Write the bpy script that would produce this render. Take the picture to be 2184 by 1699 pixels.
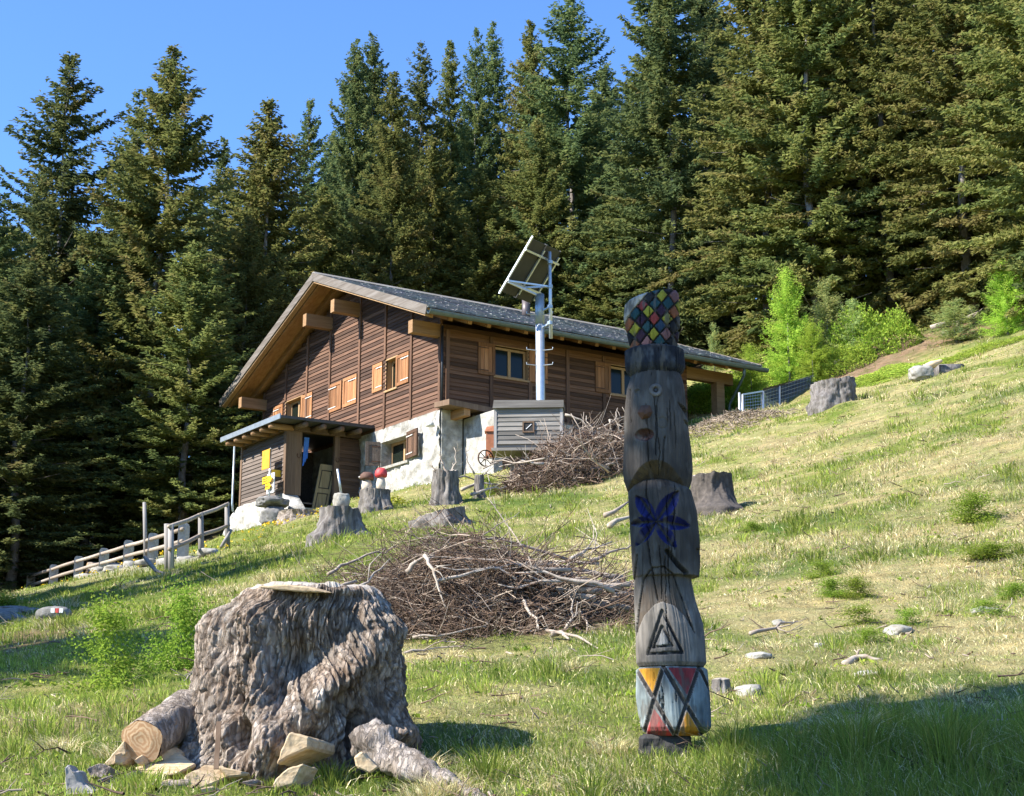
import bpy, math, random
import numpy as np
from mathutils import Vector, Matrix

for _o in list(bpy.data.objects):
    bpy.data.objects.remove(_o)
SC = bpy.context.scene
COL = SC.collection
R = math.radians

# ------------------------------------------------------------------ camera
EYE = 1.6
PITCH = R(12.746)
cam_d = bpy.data.cameras.new('camera')
cam_d.sensor_width = 36.0
cam_d.lens = 5352.1 / 3600 * 36
cam_d.clip_start = 0.1
cam_d.clip_end = 4000
cam = bpy.data.objects.new('camera', cam_d)
COL.objects.link(cam)
cam.location = (0, 0, EYE)
cam.rotation_euler = (math.pi / 2 + PITCH, 0, 0)
SC.camera = cam

# ------------------------------------------------------------------ sky, sun, exposure
SUN_AZ = R(248)        # compass-like heading the light comes from (0 = straight ahead, clockwise)
SUN_EL = R(40)
world = bpy.data.worlds.new('World')
SC.world = world
world.use_nodes = True
wn = world.node_tree.nodes
wl = world.node_tree.links
wn.clear()
w_out = wn.new('ShaderNodeOutputWorld')
w_bg = wn.new('ShaderNodeBackground')
w_sky = wn.new('ShaderNodeTexSky')
w_sky.sky_type = 'NISHITA'
w_sky.sun_disc = False
w_sky.sun_elevation = SUN_EL
w_sky.sun_rotation = SUN_AZ
w_sky.altitude = 100
w_sky.air_density = 0.8
w_sky.dust_density = 0.0
w_sky.ozone_density = 10.0
w_bg.inputs['Strength'].default_value = 0.15
wl.new(w_sky.outputs[0], w_bg.inputs[0])
wl.new(w_bg.outputs[0], w_out.inputs[0])
sun_d = bpy.data.lights.new('sun', 'SUN')
sun_d.energy = 5.0
sun_d.angle = R(0.53)
sun_d.color = (1.0, 0.955, 0.88)
sun = bpy.data.objects.new('sun', sun_d)
COL.objects.link(sun)
_dir = Vector((-math.sin(SUN_AZ) * math.cos(SUN_EL), -math.cos(SUN_AZ) * math.cos(SUN_EL), -math.sin(SUN_EL)))
sun.rotation_euler = _dir.to_track_quat('-Z', 'Y').to_euler()
sun.location = (-30, -12, 40)
SC.view_settings.view_transform = 'Standard'
SC.view_settings.look = 'None'
SC.view_settings.gamma = 1.0
SC.view_settings.use_curve_mapping = False
SC.view_settings.exposure = 1.33
SC.cycles.max_bounces = 6
SC.cycles.transparent_max_bounces = 8
SC.cycles.caustics_reflective = False
SC.cycles.caustics_refractive = False

# ------------------------------------------------------------------ helpers
rng = np.random.default_rng(7)
random.seed(7)
CP, SP = math.cos(PITCH), math.sin(PITCH)
F2 = 5352.1 * 2184 / 3600


def at(u, v, d):
    """A photo position (u, v on a 2184 x 1699 copy) and its real distance ahead -> place."""
    U = (u - 1092.0) / F2
    V = (849.5 - v) / F2
    k = d / (CP - SP * V)
    return Vector((U * k, d, EYE + (SP + CP * V) * k))


def atp(px, py, d):
    s = 2184 / 3600
    return at(px * s, py * s, d)


def tag(o, label=None, cat=None, group=None, kind=None):
    if label: o['label'] = label
    if cat: o['category'] = cat
    if group: o['group'] = group
    if kind: o['kind'] = kind
    return o


def empty(name, loc=(0, 0, 0), rz=0.0):
    o = bpy.data.objects.new(name, None)
    o.empty_display_size = 0.2
    COL.objects.link(o)
    o.location = loc
    o.rotation_euler = (0, 0, rz)
    return o


def mesh_np(name, V, Fq=None, Ft=None, smooth=False):
    """Mesh from numpy arrays of quads and triangles."""
    V = np.asarray(V, dtype=np.float32)
    me = bpy.data.meshes.new(name)
    nq = 0 if Fq is None else len(Fq)
    nt = 0 if Ft is None else len(Ft)
    me.vertices.add(len(V))
    me.vertices.foreach_set('co', V.ravel())
    me.loops.add(nq * 4 + nt * 3)
    idx = []
    if nq: idx.append(np.asarray(Fq, dtype=np.int32).ravel())
    if nt: idx.append(np.asarray(Ft, dtype=np.int32).ravel())
    me.loops.foreach_set('vertex_index', np.concatenate(idx))
    me.polygons.add(nq + nt)
    st = np.concatenate([np.arange(nq) * 4, nq * 4 + np.arange(nt) * 3]).astype(np.int32)
    me.polygons.foreach_set('loop_start', st)
    if smooth:
        me.polygons.foreach_set('use_smooth', np.ones(nq + nt, dtype=bool))
    me.update(calc_edges=True)
    return me


def vcol(me, C, name='Col'):
    C = np.asarray(C, dtype=np.float32)
    if C.shape[1] == 3:
        C = np.concatenate([C, np.ones((len(C), 1), np.float32)], axis=1)
    a = me.color_attributes.new(name, 'FLOAT_COLOR', 'POINT')
    a.data.foreach_set('color', C.ravel())


def link(name, me, mat=None, parent=None, loc=None, rot=None):
    o = bpy.data.objects.new(name, me)
    COL.objects.link(o)
    if mat is not None and len(me.materials) == 0:
        me.materials.append(mat)
    if parent is not None: o.parent = parent
    if loc is not None: o.location = loc
    if rot is not None: o.rotation_euler = rot
    return o


class MB:
    """Collects simple solids, then links them as ONE mesh object."""
    def __init__(self):
        self.v, self.f = [], []

    def hexa(self, p):
        """8 corners: bottom 0-3 (ccw), top 4-7."""
        n = len(self.v)
        self.v += [tuple(q) for q in p]
        self.f += [tuple(n + i for i in q) for q in ((3, 2, 1, 0), (4, 5, 6, 7), (0, 1, 5, 4), (1, 2, 6, 5), (2, 3, 7, 6), (3, 0, 4, 7))]
        return self

    def box(self, x0, x1, y0, y1, z0, z1):
        return self.hexa([(x0, y0, z0), (x1, y0, z0), (x1, y1, z0), (x0, y1, z0), (x0, y0, z1), (x1, y0, z1), (x1, y1, z1), (x0, y1, z1)])

    def bar(self, a, b, w, h=None, up=(0, 0, 1)):
        """Square bar from a to b."""
        a, b = Vector(a), Vector(b)
        h = h or w
        d = (b - a).normalized()
        s = d.cross(Vector(up))
        if s.length < 1e-4: s = d.cross(Vector((1, 0, 0)))
        s.normalize()
        t = s.cross(d)
        s, t = s * w / 2, t * h / 2
        return self.hexa([a - s - t, a + s - t, b + s - t, b - s - t, a - s + t, a + s + t, b + s + t, b - s + t])

    def tube(self, pts, rad, n=6, cap=True):
        pts = [Vector(p) for p in pts]
        if not hasattr(rad, '__len__'): rad = [rad] * len(pts)
        base = len(self.v)
        prev = None
        for i, p in enumerate(pts):
            d = (pts[min(i + 1, len(pts) - 1)] - pts[max(i - 1, 0)])
            d = d.normalized() if d.length > 1e-9 else Vector((0, 0, 1))
            if prev is None:
                s = d.cross(Vector((0, 0, 1)))
                if s.length < 1e-3: s = d.cross(Vector((1, 0, 0)))
            else:
                s = prev - d * prev.dot(d)
                if s.length < 1e-4: s = d.cross(Vector((1, 0, 0)))
            s.normalize()
            prev = s
            t = d.cross(s)
            for k in range(n):
                a = 2 * math.pi * k / n
                self.v.append(tuple(p + (s * math.cos(a) + t * math.sin(a)) * rad[i]))
        for i in range(len(pts) - 1):
            for k in range(n):
                k2 = (k + 1) % n
                self.f.append((base + i * n + k, base + i * n + k2, base + (i + 1) * n + k2, base + (i + 1) * n + k))
        if cap:
            self.f.append(tuple(base + k for k in range(n))[::-1])
            self.f.append(tuple(base + (len(pts) - 1) * n + k for k in range(n)))
        return self

    def prism(self, poly, off):
        """Polygon (list of points) extruded by the vector off."""
        n = len(self.v)
        m = len(poly)
        off = Vector(off)
        self.v += [tuple(p) for p in poly] + [tuple(Vector(p) + off) for p in poly]
        self.f.append(tuple(range(n, n + m))[::-1])
        self.f.append(tuple(range(n + m, n + 2 * m)))
        for i in range(m):
            j = (i + 1) % m
            self.f.append((n + i, n + j, n + m + j, n + m + i))
        return self

    def mesh(self, name, smooth=False, bevel=0.0):
        me = bpy.data.meshes.new(name)
        me.from_pydata(self.v, [], self.f)
        if smooth:
            for p in me.polygons: p.use_smooth = True
        me.update()
        return me

    def build(self, name, mat, parent=None, smooth=False, loc=None):
        import bmesh
        me = self.mesh(name, smooth)
        bm = bmesh.new()
        bm.from_mesh(me)
        bmesh.ops.recalc_face_normals(bm, faces=bm.faces)
        bm.to_mesh(me)
        bm.free()
        return link(name, me, mat, parent, loc)


def copy_tree(o, parent=None):
    c = o.copy()
    COL.objects.link(c)
    c.parent = parent
    for ch in list(o.children):
        copy_tree(ch, c)
    return c


# ---- numpy value noise
def _hash(i, j, k, s):
    n = (i.astype(np.int64) * 374761393 + j.astype(np.int64) * 668265263 + k.astype(np.int64) * 2147483647 + s * 974634777) & 0xFFFFFFFF
    n = ((n ^ (n >> 13)) * 1274126177) & 0xFFFFFFFF
    n = (n ^ (n >> 16)) & 0xFFFFFFFF
    return n.astype(np.float64) / 0xFFFFFFFF


def vnoise(x, y, z=0.0, s=0):
    x, y, z = np.broadcast_arrays(np.asarray(x, float), np.asarray(y, float), np.asarray(z, float))
    i, j, k = np.floor(x), np.floor(y), np.floor(z)
    fx, fy, fz = x - i, y - j, z - k
    fx, fy, fz = [t * t * (3 - 2 * t) for t in (fx, fy, fz)]
    out = 0
    for a in (0, 1):
        for b in (0, 1):
            for c in (0, 1):
                w = (fx if a else 1 - fx) * (fy if b else 1 - fy) * (fz if c else 1 - fz)
                out = out + w * _hash(i + a, j + b, k + c, s)
    return out * 2 - 1


def fbm(x, y, z=0.0, s=0, o=4, g=0.5):
    t, a, q = 0, 1.0, 1.0
    for n in range(o):
        t = t + a * vnoise(np.asarray(x) * q, np.asarray(y) * q, np.asarray(z) * q, s + n * 17)
        a *= g
        q *= 2.03
    return t


# ------------------------------------------------------------------ materials
class NT:
    def __init__(self, name):
        self.m = bpy.data.materials.new(name)
        self.m.use_nodes = True
        self.n = self.m.node_tree.nodes
        self.l = self.m.node_tree.links
        self.b = self.n['Principled BSDF']
        self.out = self.n['Material Output']

    def add(self, t, **kw):
        nd = self.n.new(t)
        for k, v in kw.items():
            if k in nd.inputs.keys() if hasattr(nd.inputs, 'keys') else False:
                nd.inputs[k].default_value = v
            else:
                setattr(nd, k, v)
        return nd

    def lk(self, a, b):
        self.l.new(a, b)

    def coord(self, kind='Object', scale=(1, 1, 1)):
        t = self.n.new('ShaderNodeTexCoord')
        mp = self.n.new('ShaderNodeMapping')
        mp.inputs['Scale'].default_value = scale
        self.lk(t.outputs[kind], mp.inputs[0])
        return mp.outputs[0]

    def noise(self, co, scale, detail=4, rough=0.6, dist=0.0):
        nd = self.n.new('ShaderNodeTexNoise')
        nd.inputs['Scale'].default_value = scale
        nd.inputs['Detail'].default_value = detail
        nd.inputs['Roughness'].default_value = rough
        nd.inputs['Distortion'].default_value = dist
        if co is not None: self.lk(co, nd.inputs['Vector'])
        return nd.outputs[0]

    def ramp(self, fac, stops):
        nd = self.n.new('ShaderNodeValToRGB')
        e = nd.color_ramp.elements
        while len(e) < len(stops): e.new(0.5)
        for q, (p, c) in zip(e, stops):
            q.position = p
            q.color = (c[0], c[1], c[2], 1) if hasattr(c, '__len__') else (c, c, c, 1)
        self.lk(fac, nd.inputs[0])
        return nd.outputs[0]

    def mix(self, fac, a, b, mode='MIX'):
        nd = self.n.new('ShaderNodeMix')
        nd.data_type = 'RGBA'
        nd.blend_type = mode
        for s, val in ((nd.inputs[0], fac), (nd.inputs[6], a), (nd.inputs[7], b)):
            if hasattr(val, 'is_linked') or hasattr(val, 'links'):
                self.lk(val, s)
            elif hasattr(val, '__len__'):
                s.default_value = (val[0], val[1], val[2], 1)
            else:
                s.default_value = val
        return nd.outputs[2]

    def math(self, op, a, b=0.0):
        nd = self.n.new('ShaderNodeMath')
        nd.operation = op
        for s, val in ((nd.inputs[0], a), (nd.inputs[1], b)):
            if hasattr(val, 'links'): self.lk(val, s)
            else: s.default_value = val
        return nd.outputs[0]

    def bump(self, h, strength=0.5, dist=0.02):
        nd = self.n.new('ShaderNodeBump')
        nd.inputs['Strength'].default_value = strength
        nd.inputs['Distance'].default_value = dist
        self.lk(h, nd.inputs['Height'])
        self.lk(nd.outputs[0], self.b.inputs['Normal'])

    def fin(self, col=None, rough=0.8, metal=0.0, spec=None):
        if col is not None:
            if hasattr(col, 'links'): self.lk(col, self.b.inputs['Base Color'])
            else: self.b.inputs['Base Color'].default_value = (col[0], col[1], col[2], 1)
        self.b.inputs['Roughness'].default_value = rough
        self.b.inputs['Metallic'].default_value = metal
        if spec is not None: self.b.inputs['Specular IOR Level'].default_value = spec
        return self.m

    def rand(self):
        return self.n.new('ShaderNodeObjectInfo').outputs['Random']

    def attr(self, name):
        a = self.n.new('ShaderNodeAttribute')
        a.attribute_name = name
        return a.outputs['Color']


M = {}


def wood(name, dark, mid, light, axis=0, grain=18.0, vary=0.35, rough=0.75, fine=0.004):
    """Sawn or weathered wood, grain along the local axis; each board its own tone."""
    t = NT(name)
    sc = [grain, grain, grain]
    sc[axis] = grain * 0.06
    co = t.coord('Object', tuple(sc))
    rnd = t.rand()
    off = t.add('ShaderNodeVectorMath', operation='ADD')
    t.lk(co, off.inputs[0])
    cmb = t.n.new('ShaderNodeCombineXYZ')
    k = t.math('MULTIPLY', rnd, 91.0)
    for i in range(3): t.lk(k, cmb.inputs[i])
    t.lk(cmb.outputs[0], off.inputs[1])
    g = t.noise(off.outputs[0], 1.0, 6, 0.65, 0.4)
    c = t.ramp(g, [(0.25, dark), (0.5, mid), (0.75, light)])
    w = t.noise(t.coord('Object', (0.9, 0.9, 0.9)), 1.3, 4, 0.6)
    c = t.mix(t.math('MULTIPLY', w, 0.35), c, tuple(x * 0.55 for x in mid), 'MIX')
    tone = t.math('ADD', t.math('MULTIPLY', rnd, vary * 2), 1 - vary)
    cc = t.n.new('ShaderNodeCombineXYZ')
    for i in range(3): t.lk(tone, cc.inputs[i])
    c = t.mix(1.0, c, cc.outputs[0], 'MULTIPLY')
    t.bump(g, 0.5, fine)
    M[name] = t.fin(c, rough, spec=0.25)
    return M[name]


wood('siding', (.06, .03, .0175), (.115, .061, .037), (.172, .098, .061), 1, 14, 0.5)
wood('siding_side', (.08, .038, .0195), (.135, .068, .037), (.19, .104, .06), 0, 14, 0.5)
wood('batten', (.09, .045, .026), (.15, .08, .048), (.2, .115, .07), 2, 16)
wood('shutter_wood', (.2, .075, .028), (.36, .165, .07), (.5, .27, .13), 2, 22, 0.45)
wood('beam', (.2, .11, .05), (.3, .175, .085), (.4, .25, .13), 0, 10, 0.2)
wood('rafter_wood', (.2, .1, .04), (.33, .18, .075), (.42, .25, .12), 1, 10, 0.2)
wood('frame_wood', (.3, .17, .075), (.42, .26, .13), (.5, .33, .18), 2, 12, 0.12)
wood('grey_wood', (.11, .098, .084), (.21, .192, .168), (.31, .29, .26), 0, 16, 0.4)
wood('grey_wood_up', (.17, .155, .14), (.31, .29, .27), (.43, .41, .385), 2, 16, 0.2)
wood('barge', (.09, .072, .055), (.17, .143, .117), (.27, .24, .21), 1, 12, 0.12)
wood('porch_wood', (.1, .06, .035), (.17, .11, .07), (.24, .165, .11), 2, 12, 0.15)
wood('porch_board', (.075, .04, .024), (.125, .07, .042), (.18, .11, .07), 0, 14, 0.3)
wood('porch_dark', (.08, .06, .048), (.15, .118, .096), (.22, .18, .15), 1, 14, 0.3)
wood('door_wood', (.2, .15, .08), (.32, .25, .14), (.42, .34, .2), 2, 12, 0.1)
wood('fresh_wood', (.42, .27, .13), (.6, .44, .27), (.72, .58, .4), 0, 20, 0.25)
wood('split_wood', (.28, .185, .1), (.48, .355, .215), (.6, .475, .31), 0, 34, 0.2)


def simple(name, col, rough=0.7, metal=0.0, var=0.15, scale=3.0, bumps=0.0):
    t = NT(name)
    n = t.noise(t.coord('Object'), scale, 5, 0.6)
    c = t.ramp(n, [(0.3, tuple(x * (1 - var) for x in col)), (0.7, tuple(min(1, x * (1 + var)) for x in col))])
    if bumps: t.bump(n, 0.6, bumps)
    M[name] = t.fin(c, rough, metal)
    return M[name]


simple('galvanised', (.55, .58, .6), .42, .75, .12, 9)
simple('steel_blue', (.34, .4, .44), .45, .6, .15, 9)
simple('gutter', (.1, .13, .12), .5, .2, .2, 5)
simple('dark_metal', (.03, .032, .035), .5, .4, .2, 6)
simple('porch_sheet', (.3, .34, .37), .45, .5, .15, 4)
simple('porch_edge', (.06, .06, .062), .6, .2, .2, 4)
simple('chimney_metal', (.11, .09, .088), .5, .3, .15, 3)
simple('white_paint', (.78, .78, .76), .5, 0, .04, 4)
simple('yellow_sign', (.82, .5, .02), .45, 0, .06, 4)
simple('yellow_back', (.6, .3, .03), .5, 0, .1, 4)
simple('black_paint', (.015, .015, .016), .5, 0, .1, 4)
simple('blue_cloth', (.05, .17, .5), .8, 0, .2, 9)
simple('red_paint', (.55, .05, .05), .6, 0, .35, 26, .004)
simple('brown_cap', (.11, .055, .035), .8, 0, .3, 20, .004)
simple('plastic_white', (.7, .72, .75), .4, 0, .05, 4)
simple('interior', (.02, .016, .013), .9, 0, .2, 2)
simple('concrete_post', (.36, .36, .34), .85, 0, .22, 14, .004)
simple('terracotta', (.36, .13, .06), .8, 0, .2, 8, .004)
simple('rusty', (.1, .05, .03), .8, .3, .4, 14, .003)
simple('wall_lamp', (.6, .58, .52), .4, 0, .1, 5)
simple('panel_back', (.035, .032, .022), .7, 0, .2, 3)
simple('flower_yellow', (.8, .55, .01), .6, 0, .15, 30)
simple('charcoal_wood', (.03, .028, .026), .85, 0, .3, 20, .004)

t = NT('glass')
M['glass'] = t.fin((.01, .014, .01), .12, 0.0, 0.22)

# plaster / limewashed rubble
t = NT('limewash')
co = t.coord('Object')
n1 = t.noise(co, 2.2, 6, 0.65)
n2 = t.noise(co, 9.0, 5, 0.6)
vo = t.add('ShaderNodeTexVoronoi', feature='F1')
vo.inputs['Scale'].default_value = 3.6
t.lk(co, vo.inputs['Vector'])
c = t.ramp(n1, [(0.32, (.2, .185, .155)), (0.46, (.39, .375, .335)), (0.62, (.54, .53, .495))])
spot = t.ramp(n2, [(0.58, 0.0), (0.7, 1.0)])
c = t.mix(t.math('MULTIPLY', spot, 0.6), c, (.15, .14, .12))
seam = t.ramp(vo.outputs['Distance'], [(.32, 0.0), (.62, 1.0)])
c = t.mix(t.math('MULTIPLY', seam, .4), c, (.17, .155, .125))
hgt = t.math('ADD', n2, t.math('MULTIPLY', vo.outputs['Distance'], -0.9))
t.bump(hgt, 0.75, 0.05)
M['limewash'] = t.fin(c, .92)

t = NT('stone')
co = t.coord('Object')
n1 = t.noise(co, 5, 7, 0.65)
n2 = t.noise(co, 24, 5, 0.6)
c = t.ramp(n1, [(0.3, (.07, .067, .06)), (0.5, (.15, .145, .135)), (0.68, (.26, .25, .235))])
c = t.mix(t.math('MULTIPLY', t.rand(), 0.35), c, (.26, .25, .235))
t.bump(n2, 0.7, 0.02)
M['stone'] = t.fin(c, .9)

t = NT('pale_stone')
co = t.coord('Object')
n1 = t.noise(co, 6, 7, 0.65)
c = t.ramp(n1, [(0.3, (.16, .145, .115)), (0.5, (.28, .265, .225)), (0.68, (.4, .385, .34))])
t.bump(t.noise(co, 22, 5, 0.6), 0.7, 0.015)
M['pale_stone'] = t.fin(c, .9)

# bark of old stumps
t = NT('bark')
co = t.coord('Object', (1, 1, 0.24))
n1 = t.noise(co, 11, 7, 0.7, 0.6)
n2 = t.noise(co, 40, 6, 0.7, 0.5)
n3 = t.noise(t.coord('Object'), 2.4, 4, 0.6)
vo = t.add('ShaderNodeTexVoronoi', feature='DISTANCE_TO_EDGE')
vo.inputs['Scale'].default_value = 26
mx = t.add('ShaderNodeVectorMath', operation='MULTIPLY_ADD')
t.lk(n1, mx.inputs[0])
mx.inputs[1].default_value = (.12, .12, .12)
t.lk(co, mx.inputs[2])
t.lk(mx.outputs[0], vo.inputs['Vector'])
crk = t.ramp(vo.outputs['Distance'], [(0.0, 0.0), (0.16, 1.0)])
c = t.ramp(n1, [(0.28, (.17, .13, .1)), (0.45, (.3, .255, .212)), (0.6, (.45, .395, .345)), (0.78, (.6, .555, .5))])
c = t.mix(t.ramp(n3, [(0.5, 0.0), (0.68, 0.6)]), c, (.31, .22, .15))
c = t.mix(t.math('MULTIPLY', n2, 0.35), c, (.17, .12, .095))
h_ = t.math('ADD', t.math('ADD', t.math('MULTIPLY', n1, .8), t.math('MULTIPLY', n2, 0.7)), t.math('MULTIPLY', crk, .7))
t.bump(h_, 1.0, 0.014)
M['bark'] = t.fin(c, .95, spec=.15)
# the same bark with the tone of each plate stored on the mesh
M['bark_plates'] = M['bark'].copy()
_nt = M['bark_plates'].node_tree
_b = _nt.nodes['Principled BSDF']
_src = _b.inputs['Base Color'].links[0].from_socket
_at = _nt.nodes.new('ShaderNodeAttribute')
_at.attribute_name = 'Col'
_mx = _nt.nodes.new('ShaderNodeMix')
_mx.data_type = 'RGBA'
_mx.blend_type = 'MULTIPLY'
_mx.inputs[0].default_value = 1.0
_nt.links.new(_src, _mx.inputs[6])
_nt.links.new(_at.outputs['Color'], _mx.inputs[7])
_nt.links.new(_mx.outputs[2], _b.inputs['Base Color'])

t = NT('stump_cut')
co = t.coord('Object')
n1 = t.noise(co, 7, 6, 0.65)
c = t.ramp(n1, [(0.3, (.2, .165, .13)), (0.55, (.34, .3, .25)), (0.75, (.47, .43, .37))])
t.bump(t.noise(co, 30, 5, 0.6), 0.8, 0.01)
M['stump_cut'] = t.fin(c, .9)

t = NT('pale_cut')
co = t.coord('Object')
n1 = t.noise(co, 8, 6, 0.65)
c = t.ramp(n1, [(0.3, (.4, .33, .24)), (0.55, (.58, .51, .4)), (0.75, (.7, .64, .53))])
M['pale_cut'] = t.fin(c, .85)

t = NT('old_stump')
co = t.coord('Object', (1, 1, 0.25))
n1 = t.noise(co, 11, 7, 0.7, 0.4)
c = t.ramp(n1, [(0.28, (.055, .046, .04)), (0.48, (.14, .126, .114)), (0.7, (.27, .25, .23))])
t.bump(n1, 1.0, 0.03)
M['old_stump'] = t.fin(c, .93, spec=.15)

simple('shaded_bark', (.075, .062, .052), .95, 0, .45, 14, .02)  # bark colour darkened to stand for the shade on one stump
# dead branches
t = NT('dead_branch')
rnd = t.rand()
n1 = t.noise(t.coord('Object'), 14, 5, 0.7)
c = t.ramp(n1, [(0.3, (.2, .155, .115)), (0.5, (.38, .32, .255)), (0.7, (.55, .49, .41))])
c = t.mix(t.math('MULTIPLY', rnd, 0.55), c, (.22, .165, .125))
M['dead_branch'] = t.fin(c, .9)
t = NT('twig_mass')
c = t.mix(1.0, t.attr('Col'), (1, 1, 1), 'MULTIPLY')
M['twig_mass'] = t.fin(c, .95, spec=.1)

# spruce bark
t = NT('trunk')
n1 = t.noise(t.coord('Object', (1, 1, .3)), 9, 6, 0.7)
c = t.ramp(n1, [(0.3, (.1, .085, .075)), (0.55, (.22, .195, .175)), (0.75, (.4, .37, .34))])
t.bump(n1, 0.8, 0.03)
M['trunk'] = t.fin(c, .95, spec=.1)


def foliage(name, trans=0.25):
    """Needles: the colour of each spray is stored on the mesh, each tree shifts it a little."""
    t = NT(name)
    rnd = t.rand()
    hs = t.n.new('ShaderNodeHueSaturation')
    t.lk(t.math('ADD', t.math('MULTIPLY', rnd, 0.03), 0.485), hs.inputs['Hue'])
    t.lk(t.math('ADD', t.math('MULTIPLY', rnd, 0.4), 0.8), hs.inputs['Value'])
    t.lk(t.attr('Col'), hs.inputs['Color'])
    dif = t.n.new('ShaderNodeBsdfDiffuse')
    tr = t.n.new('ShaderNodeBsdfTranslucent')
    mx = t.n.new('ShaderNodeMixShader')
    mx.inputs[0].default_value = trans
    t.lk(hs.outputs[0], dif.inputs[0])
    t.lk(hs.outputs[0], tr.inputs[0])
    t.lk(dif.outputs[0], mx.inputs[1])
    t.lk(tr.outputs[0], mx.inputs[2])
    t.lk(mx.outputs[0], t.out.inputs[0])
    M[name] = t.m


foliage('needles', 0.45)
foliage('leafage', 0.35)
foliage('grass_blades', 0.35)
# ------------------------------------------------------------------ house frame (needed by the terrain)
HYAW = R(56.5)
HO = Vector((-2.474, 52.1, 12.987))
HA = Vector((math.sin(HYAW), math.cos(HYAW), 0))
HB = Vector((-math.cos(HYAW), math.sin(HYAW), 0))


def hw(a, b, z):
    return HO + HA * a + HB * b + Vector((0, 0, z))


# ------------------------------------------------------------------ terrain
_cp = []
for u, v, d in [
    (1092, 1699, 6.9), (640, 1668, 7.3), (300, 1699, 6.8), (0, 1699, 6.6), (1440, 1645, 7.75), (1800, 1650, 7.0), (2184, 1699, 6.4),
    (2184, 1522, 8.0), (1620, 1520, 8.7), (1700, 1556, 7.65), (1950, 1538, 7.8), (1200, 1520, 8.6), (900, 1500, 8.7), (0, 1560, 8.4), (380, 1545, 8.9), (230, 1468, 10.3), (400, 1430, 11.2),
    (1600, 1482, 9.1), (1850, 1362, 11.0), (2100, 1300, 12.2), (1092, 1345, 12.8), (830, 1392, 11.6), (1340, 1290, 14.6), (1700, 1250, 14.2),
    (2080, 1110, 17.5), (1092, 1205, 20), (1560, 1085, 25), (1700, 1030, 27), (2000, 960, 25), (715, 1140, 27), (940, 1128, 29), (1300, 1085, 33), (800, 1087, 37), (950, 1075, 37),
    (1150, 1045, 41), (1250, 1010, 44), (400, 1290, 20), (560, 1200, 27), (330, 1230, 30), (60, 1425, 12.5), (40, 1350, 17), (115, 1325, 21), (200, 1288, 33), (100, 1290, 40), (370, 1212, 39), (440, 1182, 41), (520, 1170, 45),
    (60, 1264, 64), (215, 1230, 54), (320, 1202, 47), (20, 1232, 78), (140, 1255, 58), (250, 1160, 82),
    (1780, 868, 46), (1640, 905, 50), (2000, 800, 46), (2184, 762, 43), (1900, 900, 36), (2100, 870, 32), (1700, 800, 62), (1850, 745, 62), (2000, 722, 60), (2184, 700, 56),
    (1520, 745, 80), (1700, 660, 80), (2100, 640, 72),
]:
    p = at(u, v, d)
    _cp.append((p.x, p.y, p.z))
for a, b, z in [(-0.2, 1.2, -2.55), (-0.2, 3.5, -2.5), (-3.3, 5.4, -3.45), (-3.2, 7.7, -3.8), (-3.2, 11.6, -4.0), (2.5, -2.2, -2.0), (6, -2, -1.0), (9, -2, -.1), (12, -1.5, 1.05),
                (14, -1, 1.35), (14, 8, 3.0), (0, 16.5, -1.8), (7, 16.5, 0.8), (14, 16.5, 4), (-4, 16, -4.0)]:
    p = hw(a, b, z)
    _cp.append((p.x, p.y, p.z))
_cp += [(0, 0, 0), (-4, 1, -.15), (4, 1, .25), (0, 3.5, .62), (-12, 0, -1.6), (12, 0, 2.0), (0, -15, -3), (-25, -12, -6), (25, -12, 2), (-14, 14, 0.6), (-24, 30, 2.2), (-40, 30, 1), (-45, 60, 6), (-30, 85, 11.5),
        (16, 14, 6.0), (22, 30, 11.5), (35, 40, 18), (38, 65, 25), (0, 110, 28), (-25, 130, 22), (30, 110, 36), (60, 90, 36), (-60, 110, 14), (0, 160, 38), (50, 160, 48), (-60, 160, 26)]
_cp = np.array(_cp)


def _U(r2):
    return 0.5 * r2 * np.log(r2 + 1e-12)


_n = len(_cp)
_d2 = ((_cp[:, None, :2] - _cp[None, :, :2]) ** 2).sum(-1)
_Lm = np.zeros((_n + 3, _n + 3))
_Lm[:_n, :_n] = _U(_d2) + np.eye(_n) * (0.6 + 0.02 * _cp[:, 1].clip(0))
_Lm[:_n, _n] = 1
_Lm[:_n, _n + 1:] = _cp[:, :2]
_Lm[_n:, :_n] = _Lm[:_n, _n:].T
_w = np.linalg.solve(_Lm, np.concatenate([_cp[:, 2], np.zeros(3)]))


def ground(x, y, rough=True):
    x = np.atleast_1d(np.asarray(x, float))
    y = np.atleast_1d(np.asarray(y, float))
    rr = np.hypot(x, y)
    k = np.minimum(1, 150 / np.maximum(rr, 1e-6))
    xs, ys = x * k, y * k
    z = np.zeros_like(x)
    for s in range(0, len(x), 20000):
        q = slice(s, s + 20000)
        d2 = (xs[q, None] - _cp[None, :, 0]) ** 2 + (ys[q, None] - _cp[None, :, 1]) ** 2
        z[q] = _U(d2) @ _w[:_n] + _w[_n] + _w[_n + 1] * xs[q] + _w[_n + 2] * ys[q]
    z = z + 0.03 * np.maximum(rr - 150, 0)
    if rough:
        far = np.clip((rr - 5) / 40, 0, 1)
        z = z + fbm(x * 0.9, y * 0.9, 0, 3, 3) * (0.025 + 0.05 * far) + fbm(x * 4, y * 4, 0, 9, 2) * 0.012
    return z


def G(x, y):
    return float(ground([x], [y])[0])


def gp(x, y, dz=0.0):
    return Vector((x, y, G(x, y) + dz))


def on(u, d, dz=0.0):
    """Ground point under photo column u at distance d."""
    x = (u - 1092.0) / F2 * d / CP
    for _ in range(4):
        z = G(x, d)
        fw = CP * d + SP * (z - EYE)
        x = (u - 1092.0) / F2 * fw
    return gp(x, d, dz)


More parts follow.
